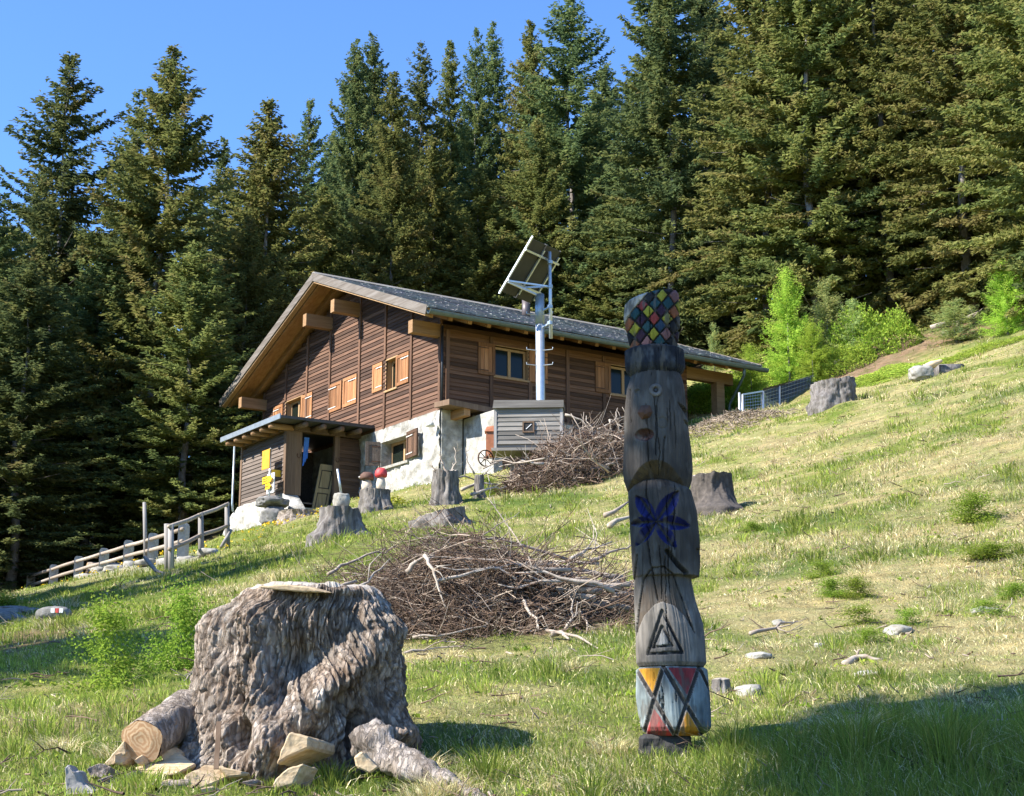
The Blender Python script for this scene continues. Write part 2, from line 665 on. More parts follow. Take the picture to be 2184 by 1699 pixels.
GREEN = np.array((.24, .29, .06))
LUSH = np.array((.11, .2, .035))
STRAW = np.array((.66, .57, .3))
OCHRE = np.array((.3, .225, .1))
LITTER = np.array((.085, .062, .04))
EARTH = np.array((.31, .215, .15))
GRAVEL = np.array((.48, .45, .38))


def cover(x, y):
    """Weights: straw share, lush share, forest litter, bare earth, gravel."""
    n = fbm(x * .55, y * .42, 0, 21, 4)
    n2 = fbm(x * 1.7, y * 1.4, 0, 31, 3)
    straw = np.clip(0.5 + 0.55 * n + 0.4 * n2 + np.clip(x / 14, -.16, .2), 0, 1)
    dry = np.exp(-(((x - 2.5) / 3.5) ** 2 + ((y - 11.5) / 4) ** 2)) * 0.35 + np.exp(-(((x - 5) / 6) ** 2 + ((y - 20) / 9) ** 2)) * 0.22
    straw = np.clip(straw + dry, 0, 1)
    lush = np.clip(fbm(x * .8, y * .7, 0, 55, 3) * 1.2 - 0.15, 0, 1)
    for cx, cy, r, s in ((1.7, 6.7, 1.5, 1.0), (-.65, 7.9, .7, .8), (-11, 42, 7, .6), (-6, 25, 5, .4), (.3, 8.6, .9, .3)):
        lush = np.clip(lush + s * np.exp(-((x - cx) ** 2 + (y - cy) ** 2) / r ** 2), 0, 1)
    edge = 59 + np.clip((x + 12) * .75, -3, 12) + np.clip(x - 6, 0, 30) * -.32 + 4 * fbm(x * .12, y * .12, 0, 71, 2)
    forest = np.clip((y - edge) / 4, 0, 1)
    pe = at(1960, 722, 60)
    earth = np.clip(2.0 * np.exp(-(((x - pe.x) / 6.0) ** 2 + ((y - pe.y) / 2.6) ** 2)) + .5 * fbm(x * .7, y * .7, 0, 81, 3) - .25, 0, 1)
    earth = np.maximum(earth, np.clip(np.exp(-(((x + 5.1) / 1.1) ** 2 + ((y - 15.5) / 3) ** 2)) * 1.3 - .3, 0, 1) * .8)
    pg = on_xy_path(x, y)
    return straw, lush, forest, earth, pg


def on_xy_path(x, y):
    ax, ay, bx, by = -8.2, 41.5, -20.2, 63.0
    t = np.clip(((x - ax) * (bx - ax) + (y - ay) * (by - ay)) / ((bx - ax) ** 2 + (by - ay) ** 2), 0, 1)
    d = np.hypot(x - ax - t * (bx - ax), y - ay - t * (by - ay))
    return np.clip(1.4 - d / 1.1 + .5 * fbm(x * 1.1, y * 1.1, 0, 91, 2), 0, 1)


def cover_rgb(x, y):
    st, lu, fo, ea, gr = cover(x, y)
    c = GREEN[None] * (1 - st[:, None]) + STRAW[None] * .8 * st[:, None]
    c = c * (1 - lu[:, None] * .8) + LUSH[None] * lu[:, None] * .8
    c = c * (1 - fo[:, None]) + LITTER[None] * fo[:, None]
    c = c * (1 - ea[:, None]) + EARTH[None] * ea[:, None]
    c = c * (1 - gr[:, None]) + GRAVEL[None] * gr[:, None]
    return c


_az = np.concatenate([np.linspace(-180, -32, 50, endpoint=False), np.linspace(-32, 32, 240, endpoint=False), np.linspace(32, 180, 50, endpoint=False)])
_rr = np.concatenate([[0.0], np.geomspace(1.2, 160, 250), np.geomspace(190, 3000, 10)])
_aa, _rg = np.meshgrid(np.radians(_az), _rr)
_gx, _gy = (np.sin(_aa) * _rg).ravel(), (np.cos(_aa) * _rg).ravel()
_gz = ground(_gx, _gy)
_na, _nr = len(_az), len(_rr)
_i, _j = np.meshgrid(np.arange(_nr - 1), np.arange(_na), indexing='ij')
_i, _j = _i.ravel(), _j.ravel()
_j2 = (_j + 1) % _na
_q = np.stack([_i * _na + _j, _i * _na + _j2, (_i + 1) * _na + _j2, (_i + 1) * _na + _j], 1)
_q = _q[_i > 0]
_t = np.stack([np.zeros(_na, int), _na + (np.arange(_na) + 1) % _na, _na + np.arange(_na)], 1)
me = mesh_np('ground', np.stack([_gx, _gy, _gz], 1), _q[:, ::-1], _t[:, ::-1], True)
vcol(me, cover_rgb(_gx, _gy))
t = NT('meadow_ground')
co = t.coord('Object')
n1 = t.noise(co, 3.0, 8, 0.75)
n2 = t.noise(co, 26.0, 5, 0.7)
c = t.mix(1.0, t.attr('Col'), t.ramp(n1, [(0.3, (.5, .48, .4)), (0.55, (.9, .9, .85)), (0.75, (1.2, 1.17, 1.1))]), 'MULTIPLY')
c = t.mix(t.math('MULTIPLY', t.ramp(n2, [(.45, 0.0), (.7, 1.0)]), .35), c, (.13, .1, .06))
n4 = t.noise(co, 1.9, 7, .68, .5)
c = t.mix(1.0, c, t.ramp(n4, [(.34, (.72, .9, .55)), (.5, (1, 1, .95)), (.66, (1.35, 1.24, 1.1))]), 'MULTIPLY')
t.bump(t.math('ADD', n1, n2), 0.9, 0.12)
link('ground', me, t.fin(c, .95, spec=.1))
tag(bpy.data.objects['ground'], 'sloping alpine meadow of straw and green turf', kind='structure')


# ------------------------------------------------------------------ spruces
def sprays(P, D, L, W, N0=None):
    """Folded leaf-shaped sprays: root P, direction D, length L, width W -> verts, tris."""
    n = len(P)
    D = D / np.linalg.norm(D, axis=1, keepdims=True)
    rv = rng.normal(size=(n, 3))
    S = np.cross(D, rv)
    S /= np.linalg.norm(S, axis=1, keepdims=True) + 1e-9
    Nn = np.cross(S, D)
    m = P + D * (L * .45)[:, None]
    a = m + S * (W * .5)[:, None] - Nn * (W * .22)[:, None]
    b = m - S * (W * .5)[:, None] - Nn * (W * .22)[:, None]
    tip = P + D * L[:, None]
    V = np.stack([P, a, tip, b], 1).reshape(-1, 3)
    k = np.arange(n) * 4
    T = np.concatenate([np.stack([k, k + 1, k + 2], 1), np.stack([k, k + 2, k + 3], 1)])
    return V, T


PAL = np.array([(.09, .12, .045), (.145, .175, .056), (.195, .215, .064), (.245, .24, .074), (.26, .225, .085)])
PALB = np.array([(.078, .112, .05), (.118, .155, .06), (.16, .188, .064), (.2, .208, .07), (.215, .19, .078)])
PALY = np.array([(.15, .235, .035), (.205, .31, .042), (.265, .37, .05), (.33, .4, .065), (.19, .255, .045)])


def spruce_mesh(name, H, RB, nb, pal, open_=0.0, spr=.34, dens=.15, droop=.5, z0=.06, wfac=.34, gold=.45, per=5):
    Pn, Dn, Ln, Wn, Cn = [], [], [], [], []
    zz = np.sort(z0 + (1 - z0) * rng.random(nb) ** 1.05)
    nw = max(6, int(nb / 6))
    if open_ > 0:
        zz = np.clip((np.round(zz * nw) + rng.normal(size=nb) * .16) / nw, z0, .995)
    lob = rng.random(8) * 2 * math.pi
    for i in range(nb):
        t_ = zz[i]
        az = rng.random() * 2 * math.pi
        prof = 1.12 * (1 - math.exp(-(1 - t_) * 2.4)) * (1 - .25 * max(0, (.2 - t_) / .2))
        L = RB * prof * (0.68 + .5 * rng.random()) * (1 + .18 * math.sin(2 * az + lob[int(t_ * 7.99)])) + .12
        if rng.random() < .07: L *= 1.28
        el = (.55 - 1.05 * (1 - t_)) * (0.6 + droop) + rng.normal() * .12
        n = max(3, int(L / dens))
        s = np.linspace(.06 if t_ > .5 else .16, 1, n)
        out = np.array((math.cos(az), math.sin(az), 0))
        sid = np.array((-math.sin(az), math.cos(az), 0))
        zc = H * t_ + L * (s * math.sin(el) - droop * .28 * s ** 2 + .3 * s ** 3.2)
        rc = L * s * math.cos(el) * (1 - .06 * s)
        P0 = out[None] * rc[:, None] + np.array((0, 0, 1))[None] * zc[:, None] + sid[None] * (rng.normal() * .14 * L * s ** 2)[:, None]
        k = per
        P = np.repeat(P0, k, 0) + rng.normal(size=(n * k, 3)) * .05
        sgn = rng.choice([-1, 1], n * k)
        sp = rng.random(n * k)
        dz = -(.15 + droop * rng.random(n * k)) * (1 - .5 * np.repeat(s, k))
        hang = rng.random(n * k) < .35 * droop
        dz[hang] = -(.7 + 1.1 * rng.random(hang.sum()))
        up = (rng.random(n * k) < .25) & ~hang
        dz[up] = .2 + .3 * rng.random(up.sum())
        D = out[None] * (.45 + .5 * rng.random(n * k))[:, None] + sid[None] * (sgn * (.2 + .9 * sp))[:, None] + np.array((0, 0, 1))[None] * dz[:, None]
        fac = (.65 + .7 * rng.random(n * k)) * np.repeat(1.12 - .45 * s, k)
        if L < 1: fac *= .55 + .45 * L
        Pn.append(P)
        Dn.append(D)
        Ln.append(spr * fac)
        Wn.append(spr * wfac * (.7 + .6 * rng.random(n * k)))
        g = np.clip(rng.normal(gold, .2), 0, 1)
        ci = np.clip(rng.normal(g * 4 - .2, .55, n * k), 0, 3.999)
        i0 = ci.astype(int)
        fr = (ci - i0)[:, None]
        Cn.append(pal[i0] * (1 - fr) + pal[np.minimum(i0 + 1, 4)] * fr)
    P, D, L, W, C = [np.concatenate(q) for q in (Pn, Dn, Ln, Wn, Cn)]
    V, T = sprays(P, D, L, W)
    me = mesh_np(name, V, None, T)
    vcol(me, np.repeat(C, 4, 0))
    me.materials.append(M['needles'])
    return me


def trunk_mesh(name, H, r, lean=.0, dead=10):
    mb = MB()
    n = 9
    pts = [(lean * math.sin(i * 1.3) * .4, lean * math.cos(i * 1.7) * .4, H * (i / (n - 1)) * .985 - .5) for i in range(n)]
    mb.tube(pts, [r * (1.15 if i == 0 else (1 - .97 * i / (n - 1))) for i in range(n)], 8)
    for _ in range(dead):
        h = H * random.uniform(.04, .62)
        a = random.uniform(0, 6.28)
        L = random.uniform(.5, 2.3)
        o = Vector((math.cos(a), math.sin(a), random.uniform(-.25, .1)))
        b = Vector((0, 0, h))
        mb.tube([b, b + o * L * .6, b + o * L + Vector((0, 0, .12))], [.028, .02, .008], 4)
    me = mb.mesh(name, True)
    me.materials.append(M['trunk'])
    return me


VAR = []
for i, (H, RB, nb, pal, op, dr, gold) in enumerate([
    (24, 3.1, 440, PAL, .0, .5, .5), (24, 3.4, 340, PALB, .8, .42, .42), (24, 2.7, 420, PAL, .0, .55, .56), (24, 3.0, 440, PALB, .0, .6, .4),
    (24, 2.4, 340, PALB, .5, .35, .45), (24, 3.6, 430, PAL, 0, .85, .55), (24, 3.0, 460, PAL, 0, .95, .62)]):
    VAR.append((spruce_mesh('spruce_crown_%d' % i, H, RB, nb, pal, op, .29, .13, dr, z0=.05, gold=gold, per=7), trunk_mesh('spruce_trunk_%d' % i, H, .17, .25, 34), H, RB))


def plant_tree(var, base, H, Rr, rz, label, group, name='spruce_tree', cat='tree', lean=(0, 0)):
    cr, tr, H0, R0 = var
    o = empty(name, base, rz)
    o.rotation_euler = (lean[0], lean[1], rz)
    tag(o, label, cat, group)
    for nm, me in (('trunk', tr), ('crown', cr)):
        c = link(nm, me, None, o)
        c.scale = (Rr / R0, Rr / R0, H / H0)
    return o


FG = 'spruces of the forest edge'
SH = 'dark spruce among the packed trunks and crowns of the forest'
TREES = [  # photo column, photo row of the tip, distance, crown radius, variant, label
    (-34, 350, 66, 3.2, 3, 'spruce cut off by the left edge of the picture, lower than the trees beside it'),
    (150, 124, 72, 4.0, 1, 'tall spruce with airy layered crown, first full treetop from the left against blue sky'),
    (287, 205, 79, 2.5, 4, 'narrow spruce top rising like a shoulder left of the sharp tall spire'),
    (357, 108, 70, 3.6, 0, 'tall pointed spruce spire, second full treetop from the left against blue sky'),
    (480, 303, 90, 2.2, 4, 'small far treetop in the sky gap between the tall spire and the brownish spruce'),
    (585, 220, 77, 3.6, 6, 'brownish gold spruce left above the chalet gable'),
    (655, 220, 92, 2.4, 1, 'thin bluish treetop just right of the brownish gold spruce'),
    (762, 84, 86, 2.4, 3, 'left one of the twin spruce spires above the chalet ridge'),
    (799, 75, 89, 2.6, 3, 'right one of the twin spruce spires above the chalet ridge'),
    (842, 160, 80, 2.5, 0, 'olive spruce with pale bare trunk showing, in front of the twin spires'),
    (898, 102, 92, 2.2, 4, 'slim bluish treetop right of the twin spires'),
    (962, 96, 94, 1.9, 2, 'slender smooth-sided treetop in the middle of the skyline'),
    (1015, 70, 92, 2.0, 1, 'left of two close treetops above the solar mast'),
    (1056, 56, 94, 2.2, 4, 'right of two close treetops above the solar mast'),
    (1130, 47, 90, 2.5, 6, 'golden brown treetop directly left of the tall layered spruce'),
    (1211, -24, 84, 3.9, 1, 'tallest spruce with open layered branches, its tip cut by the top edge'),
    (1150, 262, 82, 3.0, 5, 'lit golden spruce standing in front below the tall layered spruce'),
    (1418, -110, 74, 3.3, 3, 'huge dark spruce behind the totem hat, right of the sky'),
    (1492, -70, 80, 3.0, 3, 'dark spruce wedged between the huge dark one and the sunlit slope forest'),
    (1345, 170, 94, 2.6, 4, 'half hidden spruce in the notch left of the huge dark one'),
    (1610, -160, 68, 3.1, 6, 'sunlit olive spruce, leftmost of the slope forest, skirted to the ground'),
    (1695, -220, 66, 2.9, 2, 'sunlit golden spruce behind the bright green young spruce'),
    (1770, -160, 72, 2.6, 5, 'spruce with pale dead trunk showing high in the slope forest'),
    (1848, -260, 66, 2.9, 6, 'golden spruce with whitish trunk above the lime green mat'),
    (1925, -210, 72, 3.0, 0, 'olive spruce behind the bare earth patch on the slope'),
    (2010, -290, 62, 3.1, 6, 'golden brown spruce above the fallen white branches on the slope'),
    (2100, -260, 64, 3.1, 2, 'golden spruce with branches to the ground near the right edge'),
    (2176, -280, 57, 3.0, 6, 'spruce cut by the right edge of the picture'),
    (2270, -200, 60, 3.0, 0, None),
    (70, 560, 64, 3.2, 3, 'dark shaded spruce with bare lower trunk at far left'),
    (225, 520, 69, 3.0, 3, 'dark shaded spruce left behind the rail fence'),
    (415, 520, 66, 3.0, 0, 'spruce with lit drooping boughs left of the chalet roof'),
    (528, 470, 73, 2.8, 5, 'spruce with lit branch tips right beside the lower roof corner'),
    (690, 400, 82, 3.0, 6, None), (930, 300, 84, 3.0, 5, None), (1025, 360, 82, 2.8, 0, None), (1310, 420, 80, 2.8, 0, 'lit bushy spruce behind the solar panel and mast'), (1265, 250, 88, 2.6, 3, None),
    (780, 330, 88, 2.8, 2, None), (1545, 330, 82, 2.6, 3, None), (1085, 300, 96, 2.6, 2, None),
    (95, 360, 98, 3, 3, None), (420, 400, 98, 3, 3, None), (545, 345, 104, 2.8, 3, None), (720, 280, 102, 3, 3, None), (1285, 130, 108, 3, 3, None),
    (1535, 20, 98, 3, 3, None), (1650, 0, 92, 3, 3, None), (1745, -60, 92, 3, 0, None), (1960, -80, 88, 3, 0, None), (2060, -60, 88, 3, 3, None), (2150, -60, 84, 3, 3, None), (20, 480, 92, 3, 3, None), (310, 420, 94, 3, 3, None), (600, 480, 92, 3, 3, None), (860, 280, 104, 3, 3, None), (975, 260, 108, 3, 3, None), (1160, 220, 110, 3, 3, None), (1390, 100, 104, 3, 3, None),
    (1885, -60, 84, 3, 6, None), (160, 420, 108, 3, 3, None), (-60, 500, 84, 3.2, 3, None),
]
for k, (u, v, d, rr, vi, lab) in enumerate(TREES):
    top = at(u, v, d)
    b = gp(top.x, d)
    H = top.z - b.z
    plant_tree(VAR[vi], b - Vector((0, 0, .1)), H * 1.01, rr * (1.27 if u < 1500 else 1.42), (k * 2.399) % 6.28, lab or SH, FG, lean=(random.uniform(-.012, .012), random.uniform(-.012, .012)))

# spruces left of the view that shade its edge
for k, (x, y, H) in enumerate([(-25.6, 32.8, 16.5), (-24.5, 30, 18), (-23.4, 27.2, 20), (-22.3, 24.4, 20), (-27.2, 38.3, 17), (-20, 18.8, 19), (-21.3, 21.2, 19), (-13.7, 10.25, 13.5), (-13.2, 8.9, 12.5), (-34, 44, 17), (-39, 56, 24), (-34, 62, 22), (-46, 52, 25), (-48, 66, 26), (-31, 71, 24), (-30.5, 33, 12), (-40, 75, 25)]):
    plant_tree(VAR[k % 7], gp(x, y, -.1), H, 4.2 if k < 7 else 3.2, k * 1.7, 'spruce beyond the left edge, shading the fence meadow and the forest there', 'spruces out of view to the left')
# ------------------------------------------------------------------ chalet
chalet = empty('alpine_chalet', HO, math.pi / 2 - HYAW)
tag(chalet, 'brown timber alpine chalet with whitewashed stone base, wide gable roof and wooden porch', 'house')
GW, HE, ZE, ZR, VG, LEN = 15.0, 1.455, 3.187, 6.68, 1.45, 13.84
SL = (ZR - ZE) / (GW / 2 + HE)


def roof_z(b):
    return ZR - SL * abs(b - GW / 2)


def cut(lo, hi, holes):
    seg = [(lo, hi)]
    for h0, h1 in holes:
        out = []
        for s0, s1 in seg:
            if h1 <= s0 or h0 >= s1: out.append((s0, s1))
            else:
                if h0 > s0: out.append((s0, h0))
                if h1 < s1: out.append((h1, s1))
        seg = out
    return [s for s in seg if s[1] - s[0] > .05]


BH = .147
# gable boards (plane a = 0, facing -a), lower edge proud
GWIN = [(3.2, 4.02, 1.42, 2.58), (11.2, 12.75, 1.42, 2.6)]
row = 0
while True:
    z0 = row * BH
    z1 = z0 + BH + .012
    row += 1
    zt = z1 + .18
    if zt > ZR - .35: break
    inset = max(0, GW / 2 - (ZR - .3 - z1) / SL)
    holes = [(w[0], w[1]) for w in GWIN if z0 < w[3] - .03 and z1 > w[2] + .03]
    for b0, b1 in cut(max(0.02, inset), min(GW - .02, GW - inset), holes):
        j = random.uniform(-.003, .003)
        MB().hexa([(-.045 + j, b0, z0), (.03, b0, z0), (.03, b1, z0), (-.045 + j, b1, z0), (-.012, b0, z1), (.03, b0, z1), (.03, b1, z1), (-.012, b1, z1)]).build('board', M['siding'], chalet)
# side wall boards (plane b = 0, facing -b)
SWIN = [(2.19, 3.66, 1.48, 2.63), (7.42, 8.9, 1.48, 2.63)]
WEND = 11.2
for row in range(21):
    z0 = row * BH
    z1 = z0 + BH + .012
    holes = [(w[0], w[1]) for w in SWIN if z0 < w[3] - .03 and z1 > w[2] + .03]
    for a0, a1 in cut(.05, WEND, holes):
        j = random.uniform(-.003, .003)
        MB().hexa([(a0, -.045 + j, z0), (a1, -.045 + j, z0), (a1, .03, z0), (a0, .03, z0), (a0, -.012, z1), (a1, -.012, z1), (a1, .03, z1), (a0, .03, z1)]).build('board', M['siding_side'], chalet)
# inner shell, back walls
mb = MB()
mb.box(.2, WEND - .2, GW - .2, GW, -1.5, 3.2)
mb.box(WEND - .2, WEND, .2, GW, 0, 3.3)
mb.prism([(WEND - .1, .2, 3.3), (WEND - .1, GW - .2, 3.3), (WEND - .1, GW / 2, ZR - .35)], (.08, 0, 0))
mb.box(.05, WEND - .25, .05, GW - .25, -.12, -.05)
mb.build('back_wall', M['siding_side'], chalet)
mb = MB()
mb.box(.5, .55, .3, GW - .3, .05, 3.0)
mb.box(.6, WEND - .3, .5, .55, .05, 3.0)
mb.build('inner_wall', M['interior'], chalet)
# battens
for i, b in enumerate((.06, 2.09, 4.07, 6.13, 8.66, 10.74, 12.76, 14.93)):
    top = roof_z(b) - .34
    lo = -.02
    for s0, s1 in cut(lo, top, [(1.36, 2.66)] if i in (2, 6) else []):
        MB().box(-.085, -.03, b - .07, b + .07, s0, s1).build('batten', M['batten'], chalet)
for a in (.2, 2.04, 3.73, 5.41, 7.1, 8.8, 10.5):
    for s0, s1 in cut(-.02, 2.9, [(1.44, 2.68)] if a in (2.04, 3.73, 7.1, 8.8) else []):
        MB().box(a - .07, a + .07, -.085, -.03, s0, s1).build('batten', M['batten'], chalet)


def window(org, ax, out, w, h, depth, panes=2, plain=False):
    """Window: frame with panes set back in its opening, ax = direction along the wall, out = outward."""
    org, ax, out = Vector(org), Vector(ax), Vector(out)
    up = Vector((0, 0, 1))

    def bx(mb, s0, s1, z0, z1, o0, o1):
        p = []
        for z in (z0, z1):
            for s, o in ((s0, o0), (s1, o0), (s1, o1), (s0, o1)):
                p.append(org + ax * s + out * o + up * z)
        mb.hexa(p)
    fr = MB()
    t_ = .09
    bx(fr, 0, t_, 0, h, -depth, -depth + .07)
    bx(fr, w - t_, w, 0, h, -depth, -depth + .07)
    bx(fr, t_, w - t_, 0, t_, -depth, -depth + .07)
    bx(fr, t_, w - t_, h - t_, h, -depth, -depth + .07)
    if panes == 2: bx(fr, w / 2 - .06, w / 2 + .06, t_, h - t_, -depth, -depth + .075)
    win = fr.build('window', M['frame_wood'], chalet)
    k = [(t_, w / 2 - .06), (w / 2 + .06, w - t_)] if panes == 2 else [(t_, w - t_)]
    for s0, s1 in k:
        pm = MB()
        bx(pm, s0, s1, t_, h - t_, -depth + .02, -depth + .035)
        pm.build('pane', M['glass'], win)
    if not plain:
        rv = MB()
        bx(rv, -.06, 0, -.06, h + .06, -depth, .03)
        bx(rv, w, w + .06, -.06, h + .06, -depth, .03)
        bx(rv, 0, w, h, h + .06, -depth, .035)
        bx(rv, -.08, w + .08, -.07, 0, -depth, .08)
        rv.build('casing', M['frame_wood'], win)
    return win


def shutter(org, ax, out, w, h, hinge_left=True, mat='shutter_wood', open_=0.0):
    """Board shutter: planks in a frame with two pale strap hinges; open_ swings its free edge out."""
    org, ax, out = Vector(org), Vector(ax), Vector(out)
    if open_:
        ax2 = (ax * math.cos(open_) + out * math.sin(open_))
        out = (out * math.cos(open_) - ax * math.sin(open_))
        ax = ax2
    up = Vector((0, 0, 1))

    def bx(mb, s0, s1, z0, z1, o0, o1):
        p = []
        for z in (z0, z1):
            for s, o in ((s0, o0), (s1, o0), (s1, o1), (s0, o1)):
                p.append(org + ax * s + out * o + up * z)
        mb.hexa(p)
    f = MB()
    bx(f, 0, .11, 0, h, .03, .085)
    bx(f, w - .11, w, 0, h, .03, .085)
    bx(f, .11, w - .11, 0, .12, .03, .08)
    bx(f, .11, w - .11, h - .12, h, .03, .08)
    sh = f.build('shutter', M[mat], chalet)
    n = max(3, int((w - .22) / .13))
    for i in range(n):
        s0 = .11 + (w - .22) * i / n
        s1 = .11 + (w - .22) * (i + 1) / n
        p = MB()
        bx(p, s0 + .004, s1 - .004, .11, h - .11, .035, .06 + random.uniform(-.004, .004))
        p.build('plank', M[mat], sh)
    for z in (.14, h - .2):
        p = MB()
        s0, s1 = (.0, w * .6) if hinge_left else (w * .4, w)
        bx(p, s0, s1, z, z + .035, .086, .094)
        p.build('hinge', M['wall_lamp' if out.x < -.5 else 'rusty'], sh)  # pale on the gable, dark elsewhere: sun and shade put into hinge colour
    return sh


mb_ = Vector((-1, 0, 0))   # outward of the gable
AX = Vector((0, -1, 0))    # along the gable towards the near corner
shutter((0, 5.02, 1.52), AX, mb_, .76, 1.08, False)
shutter((0, 3.2, 1.42), AX, mb_, .95, 1.16, False)
window((0, 4.02, 1.42), AX, mb_, .82, 1.16, .28, 1)
shutter((0, 8.68, 1.4), AX, mb_, 1.1, 1.14, True)
shutter((0, 7.45, 1.4), AX, mb_, 1.14, 1.16, False)
shutter((0, 13.9, 1.42), AX, mb_, .92, 1.18, True)
window((0, 12.75, 1.42), AX, mb_, 1.55, 1.18, .28, 2)
shutter((0, 11.2, 1.42), AX, mb_, 1.02, 1.16, False)
SX, SO = Vector((1, 0, 0)), Vector((0, -1, 0))
for a in (1.47, 6.69):
    shutter((a, 0, 1.47), SX, SO, .72, 1.17, True)
    shutter((a + 2.22, 0, 1.47), SX, SO, .8, 1.17, False)
    window((a + .75, 0, 1.49), SX, SO, 1.42, 1.13, .2, 2)

# ---- roof
SLN = Vector((0, -1, SL)).normalized()          # outward along near slope, in (b, z)
TH = .1


def slope_pt(a, s, off, side=1):
    """s = metres down from the ridge, off = height above the slope line; side 1 = near slope."""
    c = math.cos(math.atan(SL))
    sn = math.sin(math.atan(SL))
    b = s * c + off * sn
    z = ZR - s * sn + off * c
    return (a, GW / 2 - side * b, z)


SLEN = (GW / 2 + HE) / math.cos(math.atan(SL))
A0, A1 = -VG, LEN


def slab(mb, a0, a1, s0, s1, o0, o1, side=1):
    p = [slope_pt(a0, s0, o0, side), slope_pt(a1, s0, o0, side), slope_pt(a1, s1, o0, side), slope_pt(a0, s1, o0, side),
         slope_pt(a0, s0, o1, side), slope_pt(a1, s0, o1, side), slope_pt(a1, s1, o1, side), slope_pt(a0, s1, o1, side)]
    mb.hexa(p)


roof = MB()
slab(roof, A0 + .02, A1 - .02, 0.03, SLEN - .02, -.16, -.07, 1)
slab(roof, A0 + .02, A1 - .02, 0.03, SLEN - .02, -.16, -.07, -1)
roof = roof.build('roof', M['rafter_wood'], chalet)
# stone-grey tiles, course by course
t = NT('roof_tile')
co = t.coord('Object', (3.2, 1, 1))
vo = t.add('ShaderNodeTexVoronoi', feature='F1')
vo.inputs['Scale'].default_value = 1.0
vo.inputs['Randomness'].default_value = 0.35
t.lk(co, vo.inputs['Vector'])
n1 = t.noise(t.coord('Object'), 5, 6, .7)
c = t.ramp(n1, [(.3, (.1, .1, .095)), (.5, (.19, .19, .182)), (.7, (.3, .295, .28))])
c = t.mix(.55, c, t.mix(1.0, vo.outputs['Color'], (.32, .32, .32), 'MULTIPLY'))
hs = t.n.new('ShaderNodeHueSaturation')
hs.inputs['Saturation'].default_value = .15
t.lk(c, hs.inputs['Color'])
t.bump(vo.outputs['Distance'], .6, .03)
M['roof_tile'] = t.fin(hs.outputs[0], .9, spec=.1)
NC = 26
for side in (1, -1):
    for k in range(NC):
        s0 = SLEN * k / NC
        s1 = SLEN * (k + 1) / NC + .07
        mb = MB()
        a = A0 - .03
        while a < A1 - .01:
            w = random.uniform(.28, .46)
            e = min(a + w, A1 + .03)
            j = random.uniform(-.012, .012)
            j2 = random.uniform(-.02, .02)
            p = [slope_pt(a + .006, s0, -.065, side), slope_pt(e - .006, s0, -.065, side), slope_pt(e - .006, s1 + j2, -.045 + j, side), slope_pt(a + .006, s1 + j2, -.045 + j, side),
                 slope_pt(a + .006, s0, -.035, side), slope_pt(e - .006, s0, -.035, side), slope_pt(e - .006, s1 + j2, .012 + j, side), slope_pt(a + .006, s1 + j2, .012 + j, side)]
            mb.hexa(p)
            a = e
        o = mb.build('tile_course', M['roof_tile'], roof)
        o['kind'] = 'stuff'
cap = MB()
cap.prism([(0, GW / 2 - .2, ZR - .06), (0, GW / 2 + .2, ZR - .06), (0, GW / 2 + .06, ZR + .05), (0, GW / 2 - .06, ZR + .05)], (A1 - A0 + .08, 0, 0))
o = cap.build('ridge_cap', M['grey_wood'], roof)
o.location = (A0 - .04, 0, 0)
# barge boards (grey) with a pale drip board under
for side in (1, -1):
    m = MB()
    slab(m, A0 - .05, A0, -.0, SLEN + .02, -.3, .02, side)
    m.build('barge_board', M['barge'], roof)
    m = MB()
    slab(m, A0, A0 + .2, .06, SLEN - .06, -.36, -.3, side)
    m.build('drip_board', M['frame_wood'], roof)
    m = MB()
    slab(m, A1, A1 + .05, 0, SLEN, -.28, .02, side)
    m.build('barge_board', M['barge'], roof)
# rafters
for side in (1, -1):
    a = -1.13
    while a < A1 - .1:
        m = MB()
        slab(m, a - .08, a + .08, .1 if a < -.2 else SLEN - 2.2, SLEN - .2, -.4, -.16, side)
        m.build('rafter', M['rafter_wood'], chalet)
        a += .79
# fascia at near eave
# purlins
for b, zb in ((.15, 2.62), (GW - .15, 2.62), (6.28, 4.84), (GW - 6.28, 4.84)):
    m = MB()
    m.box(-1.21, LEN - .2 if b < 1 else WEND, b - .15, b + .15, zb, zb + .5 if b > 1 and b < 14 else zb + .46)
    m.build('purlin', M['beam'], chalet)
# gutter: open half round with snow hooks
m = MB()
gz, gb = ZE - .16, -HE - .08
sec = [(gb + .125 * math.cos(q), gz + .14 * math.sin(q)) for q in [math.pi + i * math.pi / 7 for i in range(8)]]
poly = [(0, y, z) for y, z in sec] + [(0, y * 1.0 + (gb - y) * .12, z + .012) for y, z in sec[::-1]]
m.prism(poly, (A1 - A0 + .25, 0, 0))
gut = m.build('gutter', M['gutter'], chalet)
gut.location = (A0 - .02, 0, 0)
hook = None
a = A0 + .15
while a < A1:
    if hook is None:
        m = MB()
        m.bar((0, gb - .02, gz + .02), (0, gb + .3, gz + .2), .03, .012)
        m.bar((0, gb - .1, gz - .0), (0, gb - .02, gz + .03), .03, .012)
        hook = m.build('gutter_hook', M['galvanised'], gut)
        o = hook
    else:
        o = hook.copy()
        COL.objects.link(o)
    o.location = (a - A0 + .02, 0, 0)
    a += .84
m = MB()
m.tube([(-.06, -.12, 3.0), (-.06, -.12, 1.5), (-.06, -.12, -.05)], .045, 8)
m.build('downpipe', M['dark_metal'], chalet, True)
m = MB()
m.tube([(12.9, -1.5, 2.95), (12.95, -1.42, 2.65), (13.3, -.2, 1.85), (13.3, -.12, 1.75), (13.3, -.12, .9)], .055, 8)
m.build('downpipe', M['gutter'], chalet, True)
m = MB()
m.box(12.72, 13.12, -.05, .3, .4, 2.64)
